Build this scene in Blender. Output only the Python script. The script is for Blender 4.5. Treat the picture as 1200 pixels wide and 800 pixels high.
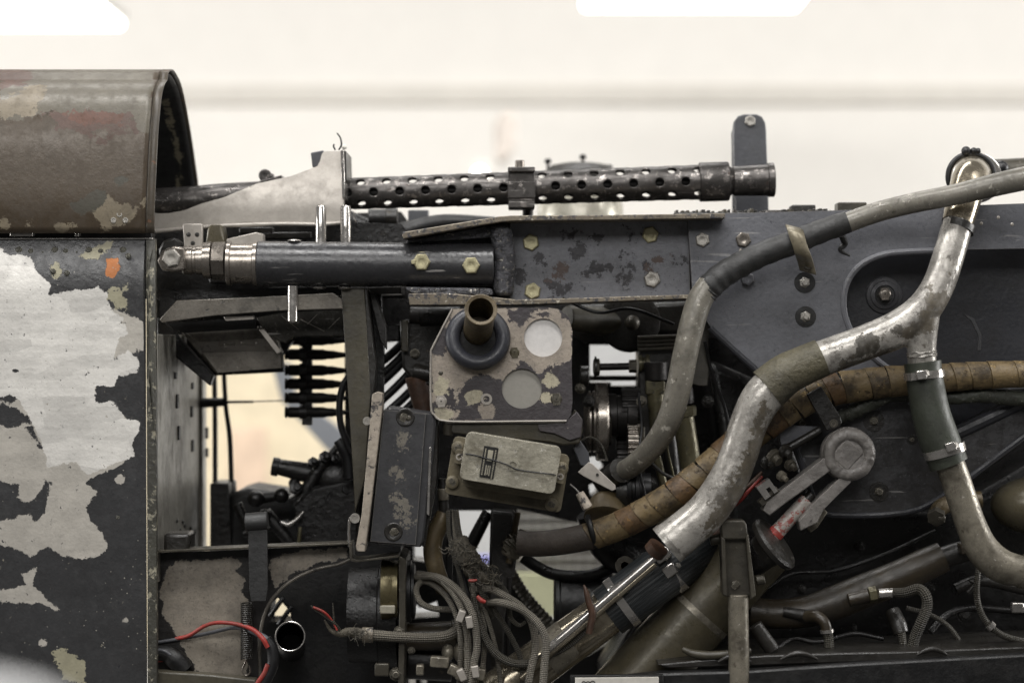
import bpy, bmesh, math, random
from mathutils import Vector, Matrix, Euler
from mathutils.geometry import delaunay_2d_cdt
random.seed(7)
for o in list(bpy.data.objects):
    bpy.data.objects.remove(o)
SC = bpy.context.scene
COL = SC.collection
R = math.radians
D = 2.6                      # camera to the main plane of the engine, metres

# ------------------------------------------------------------ camera, light
def lin(h):
    h = h.lstrip('#')
    f = lambda c: c/12.92 if c <= .04045 else ((c+.055)/1.055)**2.4
    return tuple(f(int(h[i:i+2], 16)/255) for i in (0, 2, 4)) + (1,)

cam_d = bpy.data.cameras.new('camera')
cam_d.sensor_width = 36; cam_d.lens = 36*D/1.2
cam_d.clip_start = .05; cam_d.clip_end = 60
cam_d.dof.use_dof = True; cam_d.dof.focus_distance = D - .05; cam_d.dof.aperture_fstop = 2.7
cam = bpy.data.objects.new('camera', cam_d); COL.objects.link(cam)
cam.location = (0, -D, 0); cam.rotation_euler = (R(90), 0, 0)
SC.camera = cam

world = bpy.data.worlds.new('World'); SC.world = world; world.use_nodes = True
bg = world.node_tree.nodes['Background']
bg.inputs[0].default_value = (1, .975, .94, 1); bg.inputs[1].default_value = .09

def area(name, loc, target, sx, sy, power, col=(1, .96, .9)):
    l = bpy.data.lights.new(name, 'AREA'); l.shape = 'RECTANGLE'; l.size = sx; l.size_y = sy
    l.energy = power; l.color = col
    o = bpy.data.objects.new(name, l); COL.objects.link(o); o.location = loc
    o.rotation_euler = (Vector(target)-Vector(loc)).to_track_quat('-Z', 'Y').to_euler()
    return o
area('hall_lamp_over', (-.5, -1.1, 2.5), (0, 0, 0), 3.6, .35, 105, (1, .985, .965))
area('front_fill', (-.6, -4.2, 2.2), (0, 0, 0), 4.0, 1.2, 105, (1, .985, .965))  # soft fill added from the camera side
area('right_fill', (2.2, -.7, 2.2), (.2, 0, 0), .4, 2.0, 30, (1, .985, .965))  # added to brighten faces turned right, such as the bulkhead panel
area('hall_lamp_behind', (-.3, 1.5, 2.8), (0, .9, 0), 3.0, .5, 45, (1, .985, .965))
area('wall_fill_left', (-7, .9, .9), (0, 4.3, 0), 2.5, 2.5, 430, (1, .985, .965))  # added off-frame lamp that lights the back wall evenly
area('wall_fill_right', (7, .9, .9), (0, 4.3, 0), 2.5, 2.5, 430, (1, .985, .965))  # matching added wall fill on the other side
vs = SC.view_settings
vs.view_transform = 'Standard'; vs.look = 'None'; vs.exposure = 0; vs.gamma = 1; vs.use_curve_mapping = False
SC.render.engine = 'CYCLES'
SC.cycles.use_denoising = True
SC.cycles.max_bounces = 6

# ------------------------------------------------------------ projection and objects
def S(Y=0.): return (D+Y)/D/1000
def P(px, py, Y=0.):
    s = S(Y); return Vector(((px-600)*s, Y, (400-py)*s))
WL = {}
def tag(o, label=None, cat=None, group=None, kind=None):
    if label: o['label'] = label
    if cat: o['category'] = cat
    if group: o['group'] = group
    if kind: o['kind'] = kind
    return o
def thing(name, label, cat, loc, group=None):
    o = bpy.data.objects.new(name, None); COL.objects.link(o)
    o.empty_display_size = .02
    o.location = loc; WL[o.name] = Vector(loc)
    return tag(o, label, cat, group)

def crom(pts, sub=8):
    """Catmull-Rom through tuples of any length"""
    if len(pts) < 3 and False: return pts
    n = len(pts); out = []
    ext = [tuple(2*a-b for a, b in zip(pts[0], pts[1]))] + list(pts) + [tuple(2*a-b for a, b in zip(pts[-1], pts[-2]))]
    for i in range(n-1):
        p0, p1, p2, p3 = ext[i:i+4]
        for k in range(sub):
            t = k/sub
            out.append(tuple(.5*((2*b)+(-a+c)*t+(2*a-5*b+4*c-d)*t*t+(-a+3*b-3*c+d)*t**3) for a, b, c, d in zip(p0, p1, p2, p3)))
    out.append(tuple(pts[-1])); return out
def path(pts, Y=None, r=None, sub=8):
    """pixel path (px,py,Y,r) -> world points and radii"""
    full = []
    for p in pts:
        p = tuple(p)
        if Y is not None and len(p) in (2,): p = p + (Y,)
        if len(p) == 3: p = p + (r,)
        full.append(p)
    full = crom(full, sub)
    return [P(a, b, c) for a, b, c, d in full], [d*S(c) for a, b, c, d in full]

class MB:
    def __init__(s):
        s.bm = bmesh.new(); s.uv = s.bm.loops.layers.uv.new('UVMap')
    def frames(s, pts):
        T = []
        for i in range(len(pts)):
            a = pts[max(i-1, 0)]; b = pts[min(i+1, len(pts)-1)]
            T.append((b-a).normalized())
        ref = Vector((0, -1, 0)) if abs(T[0].y) < .9 else Vector((0, 0, 1))
        N = [(ref - T[0]*ref.dot(T[0])).normalized()]
        for i in range(1, len(pts)):
            n = N[-1] - T[i]*N[-1].dot(T[i]); N.append(n.normalized())
        return T, N
    def tube(s, pts, rad, seg=20, caps=True, lump=0, squash=1):
        if not hasattr(rad, '__len__'): rad = [rad]*len(pts)
        T, N = s.frames(pts); rings = []; L = 0; Ls = []
        for i, p in enumerate(pts):
            if i: L += (p-pts[i-1]).length
            Ls.append(L); B = T[i].cross(N[i]); ring = []
            for k in range(seg):
                a = 2*math.pi*k/seg
                rr = rad[i]*(1+lump*random.uniform(-1, 1)) if lump else rad[i]
                ring.append(s.bm.verts.new(p + N[i]*math.cos(a)*rr*squash + B*math.sin(a)*rr))
            rings.append(ring)
        for i in range(len(rings)-1):
            for k in range(seg):
                k2 = (k+1) % seg
                f = s.bm.faces.new((rings[i][k], rings[i][k2], rings[i+1][k2], rings[i+1][k]))
                uvs = ((k/seg, Ls[i]), ((k+1)/seg, Ls[i]), ((k+1)/seg, Ls[i+1]), (k/seg, Ls[i+1]))
                for l, u in zip(f.loops, uvs): l[s.uv].uv = u
        if caps:
            s.bm.faces.new(rings[0][::-1]); s.bm.faces.new(rings[-1])
        return s
    def lathe(s, o, ax, prof, seg=28, caps=True):
        """prof: (t along axis, radius) in metres"""
        ax = Vector(ax).normalized(); ref = Vector((0, 0, 1)) if abs(ax.z) < .9 else Vector((1, 0, 0))
        n = (ref-ax*ref.dot(ax)).normalized(); b = ax.cross(n); rings = []
        for t, r in prof:
            r = max(r, 1e-5)
            rings.append([s.bm.verts.new(o+ax*t+n*math.cos(2*math.pi*k/seg)*r+b*math.sin(2*math.pi*k/seg)*r) for k in range(seg)])
        for i in range(len(rings)-1):
            for k in range(seg):
                k2 = (k+1) % seg
                s.bm.faces.new((rings[i][k], rings[i][k2], rings[i+1][k2], rings[i+1][k]))
        if caps:
            s.bm.faces.new(rings[0][::-1]); s.bm.faces.new(rings[-1])
        return s
    def cyl(s, p0, p1, r0, r1=None, seg=20, caps=True):
        r1 = r0 if r1 is None else r1; d = p1-p0
        return s.lathe(p0, d, [(0, r0), (d.length, r1)], seg, caps)
    def torus(s, o, ax, R_, r, seg=40, sec=14):
        ax = Vector(ax).normalized(); ref = Vector((0, 0, 1)) if abs(ax.z) < .9 else Vector((1, 0, 0))
        n = (ref-ax*ref.dot(ax)).normalized(); b = ax.cross(n); g = []
        for k in range(seg):
            u = n*math.cos(2*math.pi*k/seg)+b*math.sin(2*math.pi*k/seg)
            g.append([s.bm.verts.new(o+u*(R_+r*math.cos(2*math.pi*j/sec))+ax*r*math.sin(2*math.pi*j/sec)) for j in range(sec)])
        for k in range(seg):
            for j in range(sec):
                s.bm.faces.new((g[k][j], g[(k+1) % seg][j], g[(k+1) % seg][(j+1) % sec], g[k][(j+1) % sec]))
        return s
    def ball(s, o, r, sx=1, sy=1, sz=1, seg=20):
        m = Matrix.Translation(o) @ Matrix.Diagonal((sx, sy, sz, 1))
        bmesh.ops.create_uvsphere(s.bm, u_segments=seg, v_segments=seg//2+2, radius=r, matrix=m); return s
    def box(s, c, size, rot=None):
        m = Matrix.Translation(c)
        if rot is not None: m = m @ rot.to_4x4()
        m = m @ Matrix.Diagonal((size[0], size[1], size[2], 1))
        bmesh.ops.create_cube(s.bm, size=1, matrix=m); return s
    def pbox(s, x0, y0, x1, y1, Y0, Y1):
        """box from a pixel rectangle on its front face, real depth Y0..Y1"""
        a = P(x0, y1, Y0); b = P(x1, y0, Y0)
        return s.box(Vector(((a.x+b.x)/2, (Y0+Y1)/2, (a.z+b.z)/2)), (b.x-a.x, abs(Y1-Y0), b.z-a.z))
    def bar(s, p0, p1, w, h, ref=Vector((0, -1, 0))):
        d = p1-p0; x = d.normalized(); y = (ref-x*ref.dot(x)).normalized(); z = x.cross(y)
        rot = Matrix((x, y, z)).transposed()
        return s.box((p0+p1)/2, (d.length, h, w), rot)
    def prism(s, out, Y0, Y1, holes=(), grid=0, warp=None):
        """pixel outline extruded through a real thickness; warp(x_px,y_px)->extra Y"""
        loops = [list(out)]+[list(h) for h in holes]
        vs_, ed = [], []
        for lp in loops:
            b = len(vs_); vs_ += [Vector(q) for q in lp]
            ed += [(b+i, b+(i+1) % len(lp)) for i in range(len(lp))]
        if grid:
            xs = [q[0] for q in out]; ys = [q[1] for q in out]
            gx = min(xs)+grid*.5
            while gx < max(xs):
                gy = min(ys)+grid*.5
                while gy < max(ys):
                    if inpoly(gx, gy, out) and not any(inpoly(gx, gy, h) for h in holes):
                        vs_.append(Vector((gx, gy)))
                    gy += grid
                gx += grid
        r = delaunay_2d_cdt(vs_, ed, [], 0, 1e-5)
        V, E, F = r[0], r[1], r[2]
        keep = []
        for f in F:
            cx = sum(V[i].x for i in f)/len(f); cy = sum(V[i].y for i in f)/len(f)
            if inpoly(cx, cy, out) and not any(inpoly(cx, cy, h) for h in holes): keep.append(f)
        w = warp or (lambda x, y: 0)
        fr = []; bk = []
        for v in V:
            p = P(v.x, v.y, Y0); dy = w(v.x, v.y)
            fr.append(s.bm.verts.new((p.x, Y0+dy, p.z))); bk.append(s.bm.verts.new((p.x, Y1+dy, p.z)))
        cnt = {}
        for f in keep:
            for a, b in zip(f, f[1:]+f[:1]) if isinstance(f, list) else zip(f, tuple(f[1:])+tuple(f[:1])):
                cnt[(a, b)] = 1
        for f in keep:
            s.bm.faces.new([fr[i] for i in f]); s.bm.faces.new([bk[i] for i in reversed(f)])
        for (a, b) in cnt:
            if (b, a) not in cnt:
                s.bm.faces.new((fr[b], fr[a], bk[a], bk[b]))
        return s
    def build(s, name, mat, parent=None, bevel=0, bseg=2, ang=35, sub=0, attrs=None, recalc=True, solid=0):
        bm = s.bm
        loose = [v for v in bm.verts if not v.link_faces]
        if loose: bmesh.ops.delete(bm, geom=loose, context='VERTS')
        if recalc: bmesh.ops.recalc_face_normals(bm, faces=bm.faces)
        co = [v.co for v in bm.verts]
        c = Vector([(min(v[i] for v in co)+max(v[i] for v in co))/2 for i in range(3)])
        if attrs:
            for an, fn in attrs.items():
                la = bm.verts.layers.float.new(an)
                for v in bm.verts:
                    k = D/(D+v.co.y)*1000
                    v[la] = 100+fn(600+v.co.x*k, 400-v.co.z*k)
        bmesh.ops.translate(bm, verts=bm.verts, vec=-c)
        me = bpy.data.meshes.new(name); bm.to_mesh(me); bm.free()
        for p in me.polygons: p.use_smooth = True
        me.set_sharp_from_angle(angle=R(ang))
        me.materials.append(mat)
        o = bpy.data.objects.new(name, me); COL.objects.link(o)
        WL[o.name] = c
        if parent is not None:
            o.parent = parent; o.location = c-WL[parent.name]
        else: o.location = c
        if solid:
            m = o.modifiers.new('solid', 'SOLIDIFY'); m.thickness = solid; m.offset = -1
        if bevel:
            m = o.modifiers.new('bevel', 'BEVEL'); m.width = bevel; m.segments = bseg
            m.limit_method = 'ANGLE'; m.angle_limit = R(40)
        if sub:
            m = o.modifiers.new('sub', 'SUBSURF'); m.levels = sub; m.render_levels = sub
        return o

def inpoly(x, y, poly):
    c = False; j = len(poly)-1
    for i in range(len(poly)):
        xi, yi = poly[i][0], poly[i][1]; xj, yj = poly[j][0], poly[j][1]
        if (yi > y) != (yj > y) and x < (xj-xi)*(y-yi)/(yj-yi)+xi: c = not c
        j = i
    return c
def sd(x, y, poly):
    d = 1e9; j = len(poly)-1
    for i in range(len(poly)):
        ax, ay = poly[j]; bx, by = poly[i]; j = i
        dx, dy = bx-ax, by-ay; L = dx*dx+dy*dy
        t = max(0, min(1, ((x-ax)*dx+(y-ay)*dy)/L)) if L else 0
        d = min(d, (ax+t*dx-x)**2+(ay+t*dy-y)**2)
    d = math.sqrt(d)
    return d if inpoly(x, y, poly) else -d
def mask(polys, cut=(), clamp=20):
    def f(x, y):
        v = max(sd(x, y, p) for p in polys) if polys else -99
        for c in cut: v = min(v, -sd(x, y, c))
        return max(-clamp, min(clamp, v))
    return f
def circ(cx, cy, r, n=28, ry=None):
    ry = ry or r
    return [(cx+r*math.cos(2*math.pi*k/n), cy+ry*math.sin(2*math.pi*k/n)) for k in range(n)]
def rrect(x0, y0, x1, y1, r, n=5):
    o = []
    for cx, cy, a0 in ((x1-r, y1-r, 0), (x0+r, y1-r, 90), (x0+r, y0+r, 180), (x1-r, y0+r, 270)):
        for k in range(n+1):
            a = R(a0+90*k/n); o.append((cx+r*math.cos(a), cy+r*math.sin(a)))
    return o
def rotpoly(poly, cx, cy, deg):
    c, s_ = math.cos(R(deg)), math.sin(R(deg))
    return [(cx+(x-cx)*c-(y-cy)*s_, cy+(x-cx)*s_+(y-cy)*c) for x, y in poly]

# ------------------------------------------------------------ materials
class NT:
    def __init__(s, name):
        s.m = bpy.data.materials.new(name); s.m.use_nodes = True
        s.t = s.m.node_tree; s.b = s.t.nodes['Principled BSDF']
    def n(s, typ, **kw):
        nd = s.t.nodes.new(typ)
        for k, v in kw.items(): setattr(nd, k, v)
        return nd
    def l(s, a, b): s.t.links.new(a, b)
    def set(s, sock, v):
        if hasattr(v, 'is_output') or hasattr(v, 'links'): s.l(v, sock)
        else: sock.default_value = v
    def math(s, op, a, b=None, c=None, clamp=False):
        nd = s.n('ShaderNodeMath', operation=op, use_clamp=clamp); s.set(nd.inputs[0], a)
        if b is not None: s.set(nd.inputs[1], b)
        if c is not None: s.set(nd.inputs[2], c)
        return nd.outputs[0]
    def mix(s, f, a, b, blend='MIX'):
        nd = s.n('ShaderNodeMix', data_type='RGBA', blend_type=blend)
        s.set(nd.inputs[0], f); s.set(nd.inputs[6], a); s.set(nd.inputs[7], b); return nd.outputs[2]
    def fmix(s, f, a, b):
        nd = s.n('ShaderNodeMix', data_type='FLOAT'); s.set(nd.inputs[0], f); s.set(nd.inputs[2], a); s.set(nd.inputs[3], b); return nd.outputs[0]
    def ramp(s, v, lo, hi):
        nd = s.n('ShaderNodeMapRange', interpolation_type='SMOOTHSTEP'); s.set(nd.inputs[0], v)
        nd.inputs[1].default_value = lo; nd.inputs[2].default_value = hi; return nd.outputs[0]
    def noise(s, vec, scale, detail=6, rough=.6, dist=0):
        nd = s.n('ShaderNodeTexNoise'); s.l(vec, nd.inputs['Vector']); nd.inputs['Scale'].default_value = scale
        nd.inputs['Detail'].default_value = detail; nd.inputs['Roughness'].default_value = rough
        nd.inputs['Distortion'].default_value = dist; return nd.outputs['Fac']
    def coords(s, stretch=None):
        tc = s.n('ShaderNodeTexCoord'); oi = s.n('ShaderNodeObjectInfo')
        ad = s.n('ShaderNodeVectorMath', operation='ADD'); s.l(tc.outputs['Object'], ad.inputs[0])
        sc = s.n('ShaderNodeVectorMath', operation='SCALE'); s.l(oi.outputs['Random'], sc.inputs['Scale'])
        sc.inputs[0].default_value = (3.1, 5.7, 4.3); s.l(sc.outputs[0], ad.inputs[1])
        return ad.outputs[0]

def paint(name, base, var=.18, rough=.45, metal=0., chips=(), grime=.35, grimecol='#1b1814', gscale=22, bump=.25, bscale=180,
          attr=None, specks=None, edge=None, braid=None, spec=.5, coat=0, scratch=0, rvar=.15, bdist=.002, micro=.45):
    """worn painted or bare metal. chips: (colour, threshold, scale, metal, rough). attr: (name, colour, noise amp px, noise scale, metal, rough)"""
    k = NT(name); v = k.coords(); B = k.b
    n1 = k.noise(v, 14, 5, .6)
    col = k.mix(k.ramp(n1, .3, .7), tuple(c*(1-var) for c in lin(base)[:3])+(1,), tuple(min(1, c*(1+var)) for c in lin(base)[:3])+(1,))
    n2 = k.noise(v, bscale, 5, .65)
    col = k.mix(k.math('MULTIPLY', k.ramp(n2, .35, .75), .25), col, tuple(c*.6 for c in lin(base)[:3])+(1,))
    met = metal; rg = k.math('ADD', rough-rvar/2, k.math('MULTIPLY', k.noise(v, 45, 4, .6), rvar)); hgt = n2
    height = k.math('MULTIPLY', n2, 1.0)
    amx = None
    for at in (attr or ()):
        a = k.math('SUBTRACT', k.n('ShaderNodeAttribute', attribute_name=at[0]).outputs['Fac'], 100)
        nn = k.math('SUBTRACT', k.noise(v, at[3]*1.3, 11, .74), .5)
        m = k.ramp(k.math('ADD', a, k.math('MULTIPLY', nn, at[2]*2.6)), -.45, .45)
        c2 = lin(at[1]); nv = k.noise(v, 30, 5, .6)
        cc = k.mix(k.ramp(nv, .3, .7), tuple(c*.9 for c in c2[:3])+(1,), tuple(min(1, c*1.08) for c in c2[:3])+(1,))
        if len(at) > 6 and at[6]:     # brushed scratches inside the bare area
            mp = k.n('ShaderNodeMapping'); k.l(v, mp.inputs[0]); mp.inputs[3].default_value = (6, 6, 170)
            sc = k.noise(mp.outputs[0], 1, 4, .6)
            cc = k.mix(k.math('MULTIPLY', k.ramp(sc, .35, .7), at[6]), cc, tuple(min(1, c*1.25) for c in c2[:3])+(1,))
            mp2 = k.n('ShaderNodeMapping'); k.l(v, mp2.inputs[0]); mp2.inputs[3].default_value = (20, 20, 62); mp2.inputs[2].default_value = (R(90), 0, R(3))
            vo = k.n('ShaderNodeTexVoronoi', voronoi_dimensions='2D', distance='CHEBYCHEV'); k.l(mp2.outputs[0], vo.inputs['Vector']); vo.inputs['Scale'].default_value = 1.0; vo.inputs['Randomness'].default_value = .8
            se = k.n('ShaderNodeSeparateColor'); k.l(vo.outputs['Color'], se.inputs[0])
            cc = k.mix(k.math('MULTIPLY', k.ramp(se.outputs[0], .35, .95), .9*at[6]), cc, tuple(c*.66 for c in c2[:3])+(1,))
        col = k.mix(m, col, cc); met = k.fmix(m, met, at[4]); rg = k.fmix(m, rg, at[5])
        amx = m if amx is None else k.math('MAXIMUM', amx, m)
    if amx is not None: height = k.math('SUBTRACT', height, k.math('MULTIPLY', amx, 1.5))
    for ch in chips:
        m = k.ramp(k.noise(v, ch[2]*2.0, 11, .72, .15), ch[1], ch[1]+.02)
        col = k.mix(m, col, lin(ch[0])); met = k.fmix(m, met, ch[3]); rg = k.fmix(m, rg, ch[4])
        height = k.math('SUBTRACT', height, k.math('MULTIPLY', m, .8))
    if specks:
        vo = k.n('ShaderNodeTexVoronoi'); k.l(v, vo.inputs['Vector']); vo.inputs['Scale'].default_value = specks[1]
        gate = k.math('MULTIPLY', k.ramp(k.noise(v, 12, 6, .6), .5, .56), k.math('GREATER_THAN', k.noise(v, 130, 3, .6), .47))
        m = k.math('MULTIPLY', k.math('LESS_THAN', vo.outputs['Distance'], specks[2]), gate)
        col = k.mix(m, col, lin(specks[0]))
    if edge:  # lighter edges: worn paint, doubling as edge highlights
        bv = k.n('ShaderNodeBevel', samples=4); bv.inputs['Radius'].default_value = edge[1]
        ge = k.n('ShaderNodeNewGeometry'); dt = k.n('ShaderNodeVectorMath', operation='DOT_PRODUCT')
        k.l(bv.outputs[0], dt.inputs[0]); k.l(ge.outputs['Normal'], dt.inputs[1])
        e = k.math('SUBTRACT', 1, dt.outputs['Value'])
        e = k.math('ADD', e, k.math('MULTIPLY', k.math('SUBTRACT', k.noise(v, 70, 5, .6), .55), .25))
        m = k.ramp(e, .06, .14)
        col = k.mix(m, col, lin(edge[0])); met = k.fmix(m, met, edge[2])
    if scratch:
        mp = k.n('ShaderNodeMapping'); k.l(v, mp.inputs[0]); mp.inputs[3].default_value = (14, 200, 200); mp.inputs[2].default_value = (.1, .3, .25)
        m = k.math('MULTIPLY', k.ramp(k.noise(mp.outputs[0], 1, 3, .5), .66, .70), scratch)
        col = k.mix(m, col, (.55, .53, .5, 1))
    if micro:
        md = k.ramp(k.noise(v, 260, 9, .75), .53, .66)
        col = k.mix(k.math('MULTIPLY', md, micro), col, tuple(c*.35 for c in lin(base)[:3])+(1,))
        ml = k.ramp(k.noise(v, 330, 8, .7), .62, .68)
        col = k.mix(k.math('MULTIPLY', ml, micro*.55), col, tuple(min(.7, c*1.9+.06) for c in lin(base)[:3])+(1,))
        ms = k.ramp(k.noise(v, 55, 9, .72), .42, .68)
        rg = k.math('ADD', rg, k.math('MULTIPLY_ADD', ms, .22, -.1), clamp=True)
        col = k.mix(k.math('MULTIPLY', ms, micro*.7), col, tuple(c*.62 for c in lin(base)[:3])+(1,))
    if grime:
        g = k.math('MULTIPLY', k.ramp(k.noise(v, gscale, 10, .7), .42, .66), grime)
        col = k.mix(g, col, lin(grimecol)); rg = k.math('ADD', rg, k.math('MULTIPLY', g, .2), clamp=True)
    if braid:
        uv = k.n('ShaderNodeUVMap'); sp = k.n('ShaderNodeSeparateXYZ'); k.l(uv.outputs[0], sp.inputs[0])
        A = k.math('MULTIPLY', sp.outputs[0], 6.2832*braid[0]); Bv = k.math('MULTIPLY', sp.outputs[1], braid[1])
        w = k.math('MULTIPLY', k.math('SINE', k.math('ADD', A, Bv)), k.math('SINE', k.math('SUBTRACT', A, Bv)))
        w = k.math('MULTIPLY_ADD', w, .5, .5)
        col = k.mix(k.ramp(w, .2, .8), tuple(c*.38 for c in lin(base)[:3])+(1,), col)
        height = k.math('ADD', height, k.math('MULTIPLY', w, 3))
    k.l(col, B.inputs['Base Color']); k.set(B.inputs['Metallic'], met); k.set(B.inputs['Roughness'], rg)
    B.inputs['Specular IOR Level'].default_value = spec; B.inputs['Coat Weight'].default_value = coat
    if bump:
        bp = k.n('ShaderNodeBump'); bp.inputs['Strength'].default_value = bump; bp.inputs['Distance'].default_value = bdist
        k.l(height, bp.inputs['Height']); k.l(bp.outputs[0], B.inputs['Normal'])
    return k.m
def glow(name, col, st):
    k = NT(name); k.b.inputs['Base Color'].default_value = (.8, .8, .8, 1)
    k.b.inputs['Emission Color'].default_value = lin(col); k.b.inputs['Emission Strength'].default_value = st; return k.m

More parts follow.
